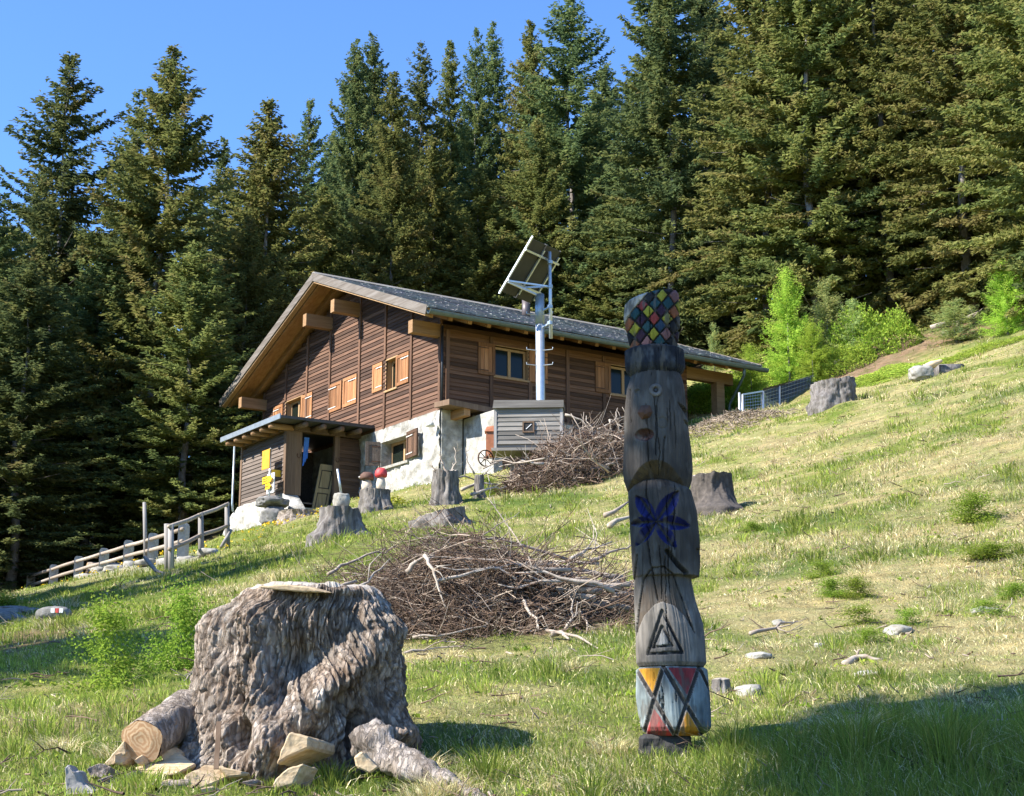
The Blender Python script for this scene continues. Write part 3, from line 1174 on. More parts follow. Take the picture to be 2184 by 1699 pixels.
m.build('post', M['beam'], chalet)
m = MB()
m.box(12.6, 13.0, 14.4, 14.8, .4, 2.64)
m.build('post', M['beam'], chalet)
# chimney flue
cb = 4.2
m = MB()
n = 16
m.tube([(6.43, cb, roof_z(cb) - .2), (6.43, cb, roof_z(cb) + .66)], .17, n)
ch = m.build('chimney', M['chimney_metal'], roof, True)

# ---- rubble base of the gable, with deep window
OPN = (2.18, 4.22, -1.49, -.53)
nb_, nz_ = 150, 48
bs = np.linspace(0, GW, nb_)
zs = np.linspace(-4.6, -.01, nz_)
bs[np.abs(bs - OPN[0]).argmin()] = OPN[0]
bs[np.abs(bs - OPN[1]).argmin()] = OPN[1]
zs[np.abs(zs - OPN[2]).argmin()] = OPN[2]
zs[np.abs(zs - OPN[3]).argmin()] = OPN[3]
Bg, Zg = np.meshgrid(bs, zs)
disp = -.05 - .05 * np.clip(fbm(Bg * 3, Zg * 3.4, 0, 5, 3), -1, 1) - .03 * (fbm(Bg * 7, Zg * 8, 0, 8, 2))
edge = (Zg > -.05)
disp[edge] = -.06
V = np.stack([disp.ravel(), Bg.ravel(), Zg.ravel()], 1)
F = []
for i in range(nz_ - 1):
    for j in range(nb_ - 1):
        if bs[j] >= OPN[0] - 1e-6 and bs[j + 1] <= OPN[1] + 1e-6 and zs[i] >= OPN[2] - 1e-6 and zs[i + 1] <= OPN[3] + 1e-6: continue
        F.append((i * nb_ + j, i * nb_ + j + 1, (i + 1) * nb_ + j + 1, (i + 1) * nb_ + j))
F = np.array(F)
me = mesh_np('rubble', V, F[:, ::-1], None, True)
base = link('stone_wall', me, M['limewash'], chalet)
m = MB()
b0, b1, z0, z1 = OPN
m.hexa([(-.05, b0 - .25, z0 - .02), (.5, b0 - .25, z0 - .02), (.5, b0, z0), (-.07, b0, z0), (-.05, b0 - .25, z1), (.5, b0 - .25, z1), (.5, b0, z1), (-.07, b0, z1)])
m.hexa([(-.07, b1, z0), (.5, b1 - .0, z0), (.5, b1 + .25, z0), (-.05, b1 + .25, z0), (-.07, b1, z1), (.5, b1, z1), (.5, b1 + .25, z1), (-.05, b1 + .25, z1)])
m.box(-.05, .5, b0 - .2, b1 + .2, z1, z1 + .15)
m.build('window_reveal', M['limewash'], base)
m = MB()
m.box(-.13, .5, b0 - .04, b1 + .1, z0 - .09, z0 + .01)
m.build('window_sill', M['pale_stone'], base)
window((0, b1 - .02, z0 + .01), AX, mb_, b1 - b0 - .04, z1 - z0 - .02, .42, 2, True)
shutter((-.06, b0 + .02, z0 + .04), AX, mb_, .96, .98, True, 'porch_board', .12)
shutter((-.06, b1 + .1, z0 + .1), Vector((0, 1, 0)), mb_, .55, .9, True, 'porch_dark', 1.2)
# plinth below on the side and cellar wing
m = MB()
m.box(0, .85, -.04, .3, -4, -.01)
m.build('corner_pier', M['limewash'], chalet)
m = MB()
m.box(.9, 1.25, -2.0, -.03, -3.5, -.28)
m.box(1.25, 4.2, -2.0, -1.75, -3.5, -.45)
m.box(1.3, WEND, -.02, .3, -3.5, -.02)
m.build('cellar_wall', M['limewash'], chalet)
m = MB()
m.hexa([(-.3, -1.02, -.06), (5.6, -1.1, -.38), (5.6, .0, -.22), (-.3, .0, .02), (-.3, -1.02, .14), (5.6, -1.1, -.2), (5.6, .0, .0), (-.3, .0, .2)])
m.build('lean_to_roof', M['porch_wood'], chalet)
m = MB()
m.box(.35, .6, -.95, -.03, -.35, -.06)
m.build('roof_bracket', M['rafter_wood'], chalet)
m = MB()
m.box(1.02, 1.2, -2.03, -1.98, -1.6, -.6)
m.box(1.25, 2.0, -2.05, -1.98, -2.4, -.62)
m.build('cellar_door', M['porch_board'], chalet)
# lamp on the corner
m = MB()
m.tube([(-.1, .25, -.28), (-.3, .2, -.42), (-.32, .2, -.44)], .012, 6)
m.tube([(-.32, .2, -.4), (-.32, .2, -.5), (-.32, .2, -.62)], [.04, .13, .17], 12)
m.build('wall_lamp', M['wall_lamp'], chalet, True)

# ---- porch (side wall on plane a = -3.1 faces the sun, doorway on plane b = 6)
PB, PA, PE = 5.95, -3.1, 10.0
for row in range(15):
    z0 = -2.45 + row * BH
    z1 = z0 + BH + .012
    j = random.uniform(-.003, .003)
    MB().hexa([(PA - .045 + j, PB + .1, z0), (PA + .03, PB + .1, z0), (PA + .03, PE - .1, z0), (PA - .045 + j, PE - .1, z0), (PA - .012, PB + .1, z1), (PA + .03, PB + .1, z1), (PA + .03, PE - .1, z1), (PA - .012, PE - .1, z1)]).build('board', M['porch_dark'], chalet)
for row in range(17):
    z0 = -2.65 + row * BH
    z1 = z0 + BH + .01
    MB().hexa([(-.92, PB - .04, z0), (.0, PB - .04, z0), (.0, PB + .03, z0), (-.92, PB + .03, z0), (-.92, PB - .015, z1), (.0, PB - .015, z1), (.0, PB + .03, z1), (-.92, PB + .03, z1)]).build('board', M['porch_board'], chalet)
for nm, bx_ in (('porch_post', (PA - .06, PA + .36, PB - .08, PB + .12, -2.5, -.08)), ('door_jamb', (PA + .37, PA + .6, PB - .06, PB + .1, -2.5, -.08)), ('door_jamb', (-1.14, -.93, PB - .06, PB + .1, -3.0, -.08)),
                ('porch_post', (PA - .06, PA + .06, PE - .12, PE + .02, -2.5, -.1)), ('porch_post', (-.06, .02, PB - .1, PB + .0, -2.7, -.05))):
    MB().box(*bx_).build(nm, M['porch_wood'], chalet)
m = MB()
m.box(PA - .1, 0, PB - .1, PB + .12, -.1, .1)
m.build('porch_beam', M['porch_wood'], chalet)
m = MB()
m.box(PA - .09, PA + .1, PB + .12, PE + .1, -.1, .08)
m.build('porch_beam', M['porch_wood'], chalet)
m = MB()
m.box(PA + .1, PA + .13, PB + .15, PE, -2.5, .0)
m.box(PA + .1, 0, PE - .03, PE, -2.6, 0)
m.box(PA + .1, 0, PB + .15, PE, -2.75, -2.7)
m.build('porch_lining', M['porch_dark'], chalet)
for k in range(6):
    b = 5.85 + k * .79
    m = MB()
    m.tube([(-3.86, b, -.02), (-2.9, b, .0)], .115, 12)
    m.build('log_rafter', M['beam'], chalet, True)
for k in range(5):
    a = -2.85 + k * .74
    m = MB()
    m.tube([(a, 4.88, -.02), (a, 5.9, .02)], .105, 12)
    m.build('log_rafter', M['porch_wood'], chalet, True)
m = MB()
m.hexa([(-3.9, 4.82, .1), (0, 4.82, .12), (0, 10.2, .16), (-3.9, 10.2, .14), (-3.9, 4.82, .2), (0, 4.82, .24), (0, 10.2, .3), (-3.9, 10.2, .26)])
m.build('porch_roof', M['porch_edge'], chalet)
m = MB()
m.box(-3.94, -3.9, 4.8, 10.25, .06, .25)
m.build('porch_fascia', M['porch_sheet'], chalet)
m = MB()
m.tube([(PA - .2, PE + .32, .05), (PA - .2, PE + .32, -2.3), (PA - .2, PE + .25, -2.6)], .045, 8)
m.build('downpipe', M['steel_blue'], chalet, True)
# porch footing of rubble
bs = np.linspace(PB - .75, PE + 1.4, 60)
zs = np.linspace(-4.6, 0, 26)
Bg, Zg = np.meshgrid(bs, zs)
topz = np.interp(Bg, [PB - .75, PB, PE, PE + .5, PE + 1.4], [-3.1, -2.46, -2.46, -2.75, -3.6])
Zg = -4.6 + (topz + 4.6) * (Zg + 4.6) / 4.6
disp = PA - .1 - .06 * fbm(Bg * 3, Zg * 3.4, 0, 15, 3) - .12 * (-2.4 - Zg).clip(0) * .6
V = np.stack([disp.ravel(), Bg.ravel(), Zg.ravel()], 1)
Vb = V.copy()
Vb[:, 0] = PA + .5
i, j = np.meshgrid(np.arange(25), np.arange(59), indexing='ij')
i, j = i.ravel(), j.ravel()
F = np.stack([i * 60 + j, (i + 1) * 60 + j, (i + 1) * 60 + j + 1, i * 60 + j + 1], 1)
j = np.arange(59)
T1 = np.stack([25 * 60 + j, 26 * 60 + 25 * 60 + j, 26 * 60 + 25 * 60 + j + 1, 25 * 60 + j + 1], 1)
i = np.arange(25)
T2 = np.stack([i * 60, 26 * 60 + i * 60, 26 * 60 + (i + 1) * 60, (i + 1) * 60], 1)
me = mesh_np('porch_footing', np.concatenate([V, Vb]), np.concatenate([F, T1, T2]), None, True)
link('porch_footing', me, M['limewash'], chalet)
# doorstep
m = MB()
m.box(-2.5, -1.1, PB - .5, PB + .2, -3.6, -3.0)
m.build('doorstep', M['pale_stone'], chalet)
# leaning old panelled door
m = MB()
dx = Vector((.62, .0, .06))
o0 = Vector((-1.98, PB + .05, -3.0))


def door_box(mb, s0, s1, z0, z1, t0, t1):
    ex, ez, ey = Vector((1, .12, 0)).normalized(), Vector((.2, .05, 1)).normalized(), Vector((-.1, 1, 0)).normalized()
    p = []
    for z in (z0, z1):
        for s, q in ((s0, t0), (s1, t0), (s1, t1), (s0, t1)):
            p.append(o0 + ex * s + ey * q + ez * z)
    mb.hexa(p)


door_box(m, 0, .66, 0, 1.85, 0, .04)
dr = m.build('old_door', M['door_wood'], chalet)
for z0, z1 in ((.12, .72), (.9, 1.62)):
    m = MB()
    for q in ((.1, .13, z0, z1), (.53, .56, z0, z1), (.1, .56, z0, z0 + .03), (.1, .56, z1 - .03, z1)):
        door_box(m, q[0], q[1], q[2], q[3], -.015, 0)
    m.build('panel_moulding', M['black_paint'], dr)
for a in (PA + .48, -1.02):   # horse shoes on the jambs
    m = MB()
    m.tube([(a + .07 * math.sin(q), PB - .07, -1.0 - .09 * math.cos(q)) for q in np.linspace(-2.4, 2.4, 12)], .015, 5)
    m.build('horseshoe', M['rusty'], chalet, True)
# ------------------------------------------------------------------ totem pole
TD = 7.8
TB = atp(2345, 2668, TD)
TB.z = G(TB.x, TB.y)
PXM = 5352.1 / TD * 1.0
TFACE = math.atan2(TB.x, TB.y)          # turn so that the carved front looks at the path


def tz(py):
    return atp(2345, py, TD).z - TB.z


_pyt = np.linspace(1000, 2760, 500)
_tzt = np.array([tz(p) for p in _pyt])


def py_of(z):
    return np.interp(-z, -_tzt, _pyt)


SCX = float((atp(2445, 1900, TD) - atp(2345, 1900, TD)).x) / 100.0   # metres per photo pixel
totem = empty('totem_pole', TB, -TFACE)
tag(totem, 'tall grey wooden totem pole with checkered hat, carved face, blue flower and painted diamond base', 'totem pole')
_th = np.concatenate([np.linspace(-math.pi, 0, 170, endpoint=False), np.linspace(0, math.pi, 44, endpoint=False)])   # -pi..0 is the front (y < 0)
t = NT('painted_wood')
co = t.coord('Object', (24, 24, 1.6))
g = t.noise(co, 1.0, 7, .7, .6)
n2 = t.noise(t.coord('Object', (1, 1, .5)), 9, 5, .65)
c = t.mix(1.0, t.attr('Col'), t.ramp(g, [(.25, (.5, .5, .5)), (.5, (1, 1, 1)), (.75, (1.35, 1.33, 1.3))]), 'MULTIPLY')
c = t.mix(1.0, c, t.ramp(n2, [(.3, (.66, .66, .66)), (.6, (1.1, 1.1, 1.1))]), 'MULTIPLY')
t.bump(t.math('ADD', g, t.math('MULTIPLY', n2, .4)), .9, .006)
M['painted_wood'] = t.fin(c, .78, spec=.25)


def seg_d(X, Y, x0, y0, x1, y1):
    dx, dy = x1 - x0, y1 - y0
    k = np.clip(((X - x0) * dx + (Y - y0) * dy) / (dx * dx + dy * dy), 0, 1)
    return np.hypot(X - x0 - k * dx, Y - y0 - k * dy), k


def poly_d(X, Y, pts):
    d = np.full(X.shape, 1e9)
    for (a, b) in zip(pts[:-1], pts[1:]):
        d = np.minimum(d, seg_d(X, Y, a[0], a[1], b[0], b[1])[0])
    return d


def inside(X, Y, poly):
    r = np.zeros(X.shape, bool)
    n = len(poly)
    for i in range(n):
        x0, y0 = poly[i]
        x1, y1 = poly[(i + 1) % n]
        c_ = ((y0 > Y) != (y1 > Y)) & (X < (x1 - x0) * (Y - y0) / (y1 - y0 + 1e-9) + x0)
        r ^= c_
    return r


def turned(name, prof, carve, step=3.2, tilt=0.0, wob=.004, seed=0):
    """A carved drum: prof = rows of (photo row, left, right); carve(X, Y, front, col) -> depth, colours."""
    py = np.array([p[0] for p in prof], float)
    n = max(6, int((py[-1] - py[0]) / step))
    rows = np.linspace(py[0], py[-1], n)
    l = np.interp(rows, py, [p[1] for p in prof])
    r = np.interp(rows, py, [p[2] for p in prof])
    cx = ((l + r) / 2 - 2345) * SCX
    hw_ = (r - l) / 2 * SCX
    Th, Rw = np.meshgrid(_th, np.arange(n))
    rad = hw_[Rw]
    z = np.interp(rows, _pyt, _tzt)[Rw]
    rad = rad * (1 + wob / .17 * fbm(np.cos(Th) * 2 + seed, np.sin(Th) * 2, z * 3, seed, 3)) + .0035 * vnoise(np.cos(Th) * 26, np.sin(Th) * 26, z * 4, seed + 3)
    x = cx[Rw] + rad * np.cos(Th)
    y = rad * np.sin(Th)
    X = 2345 + x / SCX
    Y = rows[Rw] + 0 * X
    front = (np.sin(Th) < .05)
    col = np.zeros(X.shape + (3,))
    dep = carve(X, Y, front, col, Th)
    # worn paint and drying cracks
    worn = np.clip(1.5 * fbm(X * .05, Y * .014, 0, seed + 31, 4) - .25, 0, .7)[..., None]
    col[:] = col * (1 - worn) + np.array((.1, .092, .08)) * worn
    gk = np.random.default_rng(seed + 90)
    for _ in range(9):
        c0 = gk.uniform(prof[0][1] + 12, prof[0][2] - 12)
        y0, y1 = sorted(gk.uniform(py[0], py[-1], 2))
        wv_ = c0 + 5 * vnoise(Y * .02, 0 * Y + c0, 0, seed + 5) + 1.5 * vnoise(Y * .09, 0 * Y + c0, 0, seed + 6)
        wd_ = gk.uniform(1.0, 2.2) * np.clip(np.minimum(Y - y0, y1 - Y) / 25, 0, 1)
        mk = front & (np.abs(X - wv_) < wd_)
        dep = dep + np.where(mk, gk.uniform(.006, .014), 0)
        col[mk] *= .45
    k = 1 - dep / np.maximum(rad, .02)
    x = cx[Rw] + rad * np.cos(Th) * k
    y = rad * np.sin(Th) * k
    if tilt:
        wt = np.clip(1 - (Y - prof[0][0]) / 60, 0, 1)
        z = z + tilt * (x / .15) * wt
    na = len(_th)
    V = np.stack([x.ravel(), y.ravel(), z.ravel()], 1)
    i, j = np.meshgrid(np.arange(n - 1), np.arange(na), indexing='ij')
    i, j = i.ravel(), j.ravel()
    j2 = (j + 1) % na
    Q = np.stack([i * na + j, (i + 1) * na + j, (i + 1) * na + j2, i * na + j2], 1)
    # caps
    top = len(V)
    V = np.concatenate([V, [[cx[0], 0, z[0].mean() + .004], [cx[-1], 0, z[-1].mean()]]])
    j = np.arange(na)
    T = np.concatenate([np.stack([np.full(na, top), j, (j + 1) % na], 1), np.stack([np.full(na, top + 1), (n - 1) * na + (j + 1) % na, (n - 1) * na + j], 1)])
    me = mesh_np(name, V, Q, T, True)
    C = np.concatenate([col.reshape(-1, 3), [[.2, .19, .17], [.1, .09, .08]]])
    vcol(me, C)
    return link(name, me, M['painted_wood'], totem)


SHADED_GREY = np.array((.062, .053, .044))  # weathered grey, taken darker to stand for shade on head and torso


def c_hat(X, Y, fr, col, Th):
    col[:] = (.1, .1, .105)
    zx, zy = (X - 2200) / .1766, (Y - 1020) / .1766
    e1, e2, o = np.array((122., 140.)), np.array((145., -152.)), np.array((370., 580.))
    det = e1[0] * e2[1] - e1[1] * e2[0]
    dx, dy = zx - o[0], zy - o[1]
    a = (dx * e2[1] - dy * e2[0]) / det
    b = (e1[0] * dy - e1[1] * dx) / det
    i, j = np.round(a), np.round(b)
    de = np.minimum(.5 - np.abs(a - i), .5 - np.abs(b - j))
    teal, pur, yel, red, blu, pink, org, dk, pale = (.03, .1, .12), (.045, .022, .05), (.46, .43, .05), (.4, .07, .065), (.03, .07, .14), (.34, .17, .17), (.45, .16, .07), (.03, .03, .035), (.42, .37, .3)
    cm = {(0, 0): teal, (0, 1): red, (0, 2): dk, (1, 0): pur, (1, 1): yel, (1, 2): teal, (2, 0): teal, (2, 1): red, (2, 2): pur, (3, 0): yel, (3, 1): blu, (3, 2): yel, (1, -1): yel, (2, -1): pur, (3, -1): pink,
          (1, 3): yel, (2, 3): teal, (3, 3): org, (4, 1): pink, (4, 0): teal, (4, 2): dk, (0, -1): org, (0, 3): teal, (2, 4): pink, (3, 4): yel, (5, 1): dk, (5, 0): teal}
    for ii in range(-5, 9):
        for jj in range(-7, 9):
            s = (i == ii) & (j == jj)
            if not s.any(): continue
            c_ = cm.get((ii, jj), pale if ii < 0 else [teal, pur, yel, red, org, dk][(ii * 5 + jj * 3) % 6])
            col[s] = c_
    col *= np.where((i < 0)[..., None], 1.0, .55)
    ln = (de < .085) & (a > -.55)
    col[ln] = (.012, .012, .012)
    return np.where(ln, .009, 0.0)


turned('hat', [(1046, 2236, 2420), (1056, 2228, 2426), (1120, 2224, 2428), (1170, 2232, 2424), (1240, 2249, 2411)], c_hat, 2.2, .03, .003, 1)


def c_brim(X, Y, fr, col, Th):
    n = fbm(X * .05, Y * .03, 0, 4, 3)[..., None]
    col[:] = np.array((.014, .016, .022)) + np.clip(n, 0, 1) * np.array((.045, .048, .05))
    return np.zeros(X.shape)


turned('hat_brim', [(1231, 2240, 2420), (1237, 2226, 2434), (1295, 2226, 2436), (1310, 2232, 2430), (1330, 2250, 2412)], c_brim, 3, 0, .006, 2)


def c_head(X, Y, fr, col, Th):
    n = fbm(X * .02, Y * .012, 0, 14, 4)[..., None]
    col[:] = SHADED_GREY * (1 + .35 * n)
    dep = np.zeros(X.shape)
    e = np.hypot((X - 2290) / 34, (Y - 1549) / 21)
    m = fr & (e < 1)
    dep[m] = .045 * np.sqrt(1 - e[m])
    col[m] = (.07, .035, .028)
    e = np.hypot(X - 2267, Y - 1395)
    m = fr & (e < 9)
    dep[m] += .012
    e = np.abs(np.hypot(X - 2355, Y - 1511) - 18)
    dep[fr & (e < 3)] += .004
    for poly in ([(2408, 1432), (2440, 1446), (2470, 1490), (2440, 1478)], [(2428, 1490), (2470, 1500), (2470, 1522), (2440, 1508)]):
        m = fr & inside(X, Y, poly)
        dep[m] += .035
        col[m] = (.05, .045, .04)
    for poly in (((2300, 1560), (2302, 1610), (2304, 1660)), ((2362, 1560), (2356, 1600), (2354, 1660)), ((2242, 1380), (2240, 1440), (2244, 1500))):
        d = poly_d(X, Y, poly)
        m = fr & (d < 2.6)
        dep[m] += .012
        col[m] *= .6
    # undercut of the jaw: an arch in front, lower at the sides
    arch = 1638 + 55 * np.clip(np.abs(X - 2328) / 82, 0, 1.3) ** 2.2
    q = np.clip((Y - arch) / 60, 0, 1)
    dep += q * .085 * np.where(fr, 1, .6)
    col[q > 0] = np.array((.06, .045, .03))
    cr = (q > 0) & (fbm(X * .03, Y * .03, 0, 9, 2) > .1)
    col[cr] = (.09, .065, .035)
    return dep


head = turned('head', [(1312, 2250, 2418), (1340, 2240, 2428), (1371, 2229, 2435), (1477, 2216, 2447), (1583, 2216, 2453), (1662, 2215, 2454), (1695, 2219, 2451), (1728, 2230, 2440)], c_head, 2.8, 0, .005, 5)


def on_totem(px, py, hw_px, cxp, extra=0.0):
    x = (px - 2345) * SCX
    rx = (px - cxp) * SCX
    r = hw_px * SCX
    return Vector((x, -math.sqrt(max(.0004, r * r - rx * rx)) - extra, tz(py)))


# ring eye
p = on_totem(2334, 1395, 107, 2333, -.004)
m = MB()
nr, nt_ = 26, 10
R0, R1 = .0235, .0115
for i in range(nr):
    a = 2 * math.pi * i / nr
    for j in range(nt_):
        b = 2 * math.pi * j / nt_
        q = R0 + R1 * math.cos(b)
        m.v.append((q * math.cos(a), -R1 * .9 * math.sin(b), q * math.sin(a)))
for i in range(nr):
    for j in range(nt_):
        i2, j2 = (i + 1) % nr, (j + 1) % nt_
        m.f.append((i * nt_ + j, i2 * nt_ + j, i2 * nt_ + j2, i * nt_ + j2))
eye = m.build('eye', M['old_stump'], head, True, p)
m = MB()
m.tube([(0, .012, 0), (0, -.004, 0)], [.013, .008], 10)
m.build('pupil', M['black_paint'], eye)
# nose: faceted reddish boss
p = on_totem(2297, 1472, 112, 2332, -.012)
m = MB()
m.tube([(0, .02, 0), (0, -.016, 0), (0, -.04, -.004), (0, -.046, -.004)], [.045, .042, .022, .012], 6)
m.build('nose', M['rusty'], head, False, p)


def c_torso(X, Y, fr, col, Th):
    n = fbm(X * .02, Y * .01, 0, 24, 4)[..., None]
    low = np.clip((Y - 1980) / 120, 0, 1)[..., None]  # sunlight on the lower torso put into the colour as lighter grey
    col[:] = (SHADED_GREY * 1.05 * (1 - low) + np.array((.17, .152, .13)) * low) * (1 + .35 * n)
    dep = np.zeros(X.shape)
    # flower
    cx, cy = 2200 + 650 * .1883, 1680 + 900 * .1883
    for tx, ty in ((290, 395), (1095, 335), (185, 880), (1295, 965), (265, 1315), (1025, 1385)):
        px, py = 2200 + tx * .1883, 1680 + ty * .1883
        L = math.hypot(px - cx, py - cy)
        ux, uy = (px - cx) / L, (py - cy) / L
        k = ((X - cx) * ux + (Y - cy) * uy) / L
        s = np.abs((X - cx) * -uy + (Y - cy) * ux)
        wdt = L * .2 * np.sin(np.clip(k, 0, 1) * math.pi) ** .75 + .5
        m = fr & (k > .02) & (k < 1) & (s < wdt)
        q = s / wdt
        dep[m] = np.maximum(dep[m], .034 * (1 - q[m]))
        col[m & (q > .24)] = (.009, .013, .085)
        col[m & (q <= .24)] = (.04, .036, .034)
    s4 = .53
    z4 = lambda q: [(2000 + a * s4, 1900 + b * s4) for a, b in q]
    crack = [(2294, 1704), (2292, 1760), (2301, 1790), (2287, 1850), (2292, 1900), (2304, 2006), (2324, 2118)]
    d = poly_d(X, Y, crack)
    m = fr & (d < 2.4)
    dep[m] += .025
    col[m] *= .35
    for poly, wd, dp in ((z4([(680, 100), (750, 190), (800, 235)]), 9, .04), (z4([(483, 115), (470, 210), (456, 310)]), 3.6, .03)):
        d = poly_d(X, Y, poly)
        m = fr & (d < wd)
        dep[m] += dp * (1 - (d[m] / wd) ** 2)
        col[m] = (.045, .042, .038)
    outer = z4([(462, 650), (478, 520), (492, 430), (520, 275), (580, 205), (660, 200), (720, 250), (780, 420), (845, 625)])
    inner = z4([(462, 650), (490, 575), (520, 512), (590, 442), (640, 425), (720, 450), (790, 520), (845, 625)])
    mo = fr & inside(X, Y, outer)
    mi = fr & inside(X, Y, inner)
    b = mo & ~mi
    col[b] = np.array((.085, .066, .048))
    dep[b] += .006
    m = fr & (poly_d(X, Y, outer) < 2.2)
    dep[m] += .01
    col[m] = (.02, .018, .016)
    m = fr & (poly_d(X, Y, inner) < 1.4)
    dep[m] += .004
    for tri, wd in ((z4([(640, 485), (540, 765), (765, 757), (640, 485)]), 5.4), (z4([(637, 585), (578, 722), (700, 712), (637, 585)]), 4.4)):
        m = fr & (poly_d(X, Y, tri) < wd)
        dep[m] += .012
        col[m] = (.018, .018, .018)
    m = fr & inside(X, Y, z4([(637, 600), (590, 712), (688, 705)]))
    col[m] = (.28, .27, .25)
    # notch in the cape at the right
    m = fr & inside(X, Y, [(2460, 1938), (2482, 1930), (2482, 1955), (2466, 1952)])
    dep[m] += .03
    return dep


turned('torso', [(1698, 2252, 2408), (1712, 2240, 2432), (1730, 2231, 2450), (1800, 2232, 2466), (1900, 2233, 2474), (2000, 2236, 2472), (2031, 2238, 2470), (2035, 2240, 2440), (2112, 2241, 2453), (2197, 2244, 2477), (2250, 2244, 2482), (2332, 2247, 2487), (2346, 2256, 2478)], c_torso, 2.5, 0, .005, 7)


def c_band(X, Y, fr, col, Th):
    s4 = .53
    z4 = lambda q: [(2000 + a * s4, 1900 + b * s4) for a, b in q]
    n = fbm(X * .03, Y * .012, 0, 44, 4)[..., None]
    col[:] = np.array((.16, .19, .19)) * (1 + .5 * n)
    dep = np.zeros(X.shape)
    for poly, c_ in (([(455, 855), (640, 855), (560, 1050)], (.6, .27, .025)), ([(670, 855), (870, 860), (797, 1050)], (.24, .035, .038)), ([(575, 1120), (505, 1300), (690, 1300)], (.42, .045, .045)), ([(800, 1100), (700, 1300), (900, 1300)], (.42, .19, .018)), ([(440, 1100), (440, 1300), (500, 1300)], (.7, .3, .03))):
        m = fr & inside(X, Y, z4(poly))
        col[m] = np.array(c_) * (1 + .25 * n[m])
    for a, b, w in (((465, 860), (710, 1305), 6.5), ((640, 850), (500, 1300), 7.5), ((640, 850), (895, 1300), 7.5), ((870, 850), (705, 1305), 6.5), ((870, 850), (960, 1050), 6), ((440, 1080), (505, 1300), 4)):
        a, b = z4([a, b])
        d = seg_d(X, Y, a[0], a[1], b[0], b[1])[0]
        m = fr & (d < w)
        dep[m] = np.maximum(dep[m], .016 * (1 - (d[m] / w) ** 2))
        col[m] = (.055, .05, .045)
        ed = fr & (d >= w) & (d < w + 2.5)
        col[ed] = col[ed] * .4 + np.array((.3, .29, .27)) * .6
    return dep


turned('painted_band', [(2348, 2258, 2476), (2356, 2247, 2488), (2456, 2246, 2495), (2557, 2256, 2497), (2572, 2266, 2488), (2588, 2290, 2462)], c_band, 2.5, 0, .004, 9)
m = MB()
w0, w1 = (2254 - 2345) * SCX, (2425 - 2345) * SCX
m.hexa([(w0, -.1, -.5), (w1, -.1, -.5), (w1, .12, -.5), (w0, .12, -.5), (w0 - .004, -.1, tz(2584)), (w1, -.1, tz(2584)), (w1, .12, tz(2584)), (w0, .12, tz(2584))])
bp_ = m.build('base_post', M['charcoal_wood'], totem)
_m = bp_.modifiers.new('edge', 'BEVEL')
_m.width = .02
_m.segments = 2
_m = bp_.modifiers.new('fine', 'SUBSURF')
_m.subdivision_type = 'SIMPLE'
_m.levels = _m.render_levels = 5
_tx = bpy.data.textures.new('weathered', 'CLOUDS')
_tx.noise_scale = .05
_tx.noise_depth = 4
_m = bp_.modifiers.new('weathered', 'DISPLACE')
_m.texture = _tx
_m.strength = .025

# ------------------------------------------------------------------ great foreground stump
SD = 7.72
SB = atp(1075, 2700, SD)
SB.z = G(SB.x, SB.y)
SPX = float((atp(1175, 2400, SD) - atp(1075, 2400, SD)).x) / 100
stump = empty('tree_stump', SB, -math.atan2(SB.x, SB.y))
tag(stump, 'huge rugged bark tree stump with hollow roots in the grass, nearest to the viewer', 'stump')
szt = np.array([atp(1075, p, SD).z - SB.z for p in _pyt])
na, n = 470, 300
prof = [(2082, 838, 1340), (2092, 822, 1352), (2125, 800, 1362), (2160, 745, 1368), (2220, 722, 1374), (2300, 718, 1388), (2400, 700, 1404), (2500, 676, 1420), (2580, 660, 1420), (2650, 635, 1400), (2720, 590, 1400), (2800, 560, 1420), (2900, 540, 1440)]
rows = np.linspace(2082, 2900, n)
l = np.interp(rows, [p[0] for p in prof], [p[1] for p in prof])
r = np.interp(rows, [p[0] for p in prof], [p[2] for p in prof])
th = np.concatenate([np.linspace(-math.pi, 0, 380, endpoint=False), np.linspace(0, math.pi, 90, endpoint=False)])
Th, Rw = np.meshgrid(th, np.arange(n))
cx = ((l + r) / 2 - 1075) * SPX
hwid = (r - l) / 2 * SPX
z = np.interp(rows, _pyt, szt)[Rw]
rad0 = hwid[Rw] * np.interp(rows, [2082, 2300, 2600], [.93, .9, .95])[Rw]
X = 1075 + (cx[Rw] + rad0 * np.cos(Th)) / SPX
Y = rows[Rw] + 0 * X
fr = np.sin(Th) < 0
d = np.zeros(X.shape)


def worley(u_, v_, s_):
    i0, j0 = np.floor(u_), np.floor(v_)
    f1 = np.full(u_.shape, 9.0)
    f2 = np.full(u_.shape, 9.0)
    for a in (-1, 0, 1):
        for b in (-1, 0, 1):
            i, j = i0 + a, j0 + b
            dd = np.hypot(i + _hash(i, j, i * 0, s_) - u_, j + _hash(i, j, i * 0 + 1, s_) - v_)
            f2 = np.minimum(f2, np.maximum(f1, dd))
            f1 = np.minimum(f1, dd)
    return f1, f2


def ridge(pts, amp, w):
    global d
    q = poly_d(X, Y, pts)
    d = d + np.where(fr, 1.25 * amp * np.exp(-(q / w) ** 2), 0)


def dent(x_, y_, rx, ry, amp, pw=1.0):
    global d
    q = ((X - x_) / rx) ** 2 + ((Y - y_) / ry) ** 2
    d = d - np.where(fr, amp * np.exp(-q ** pw), 0)


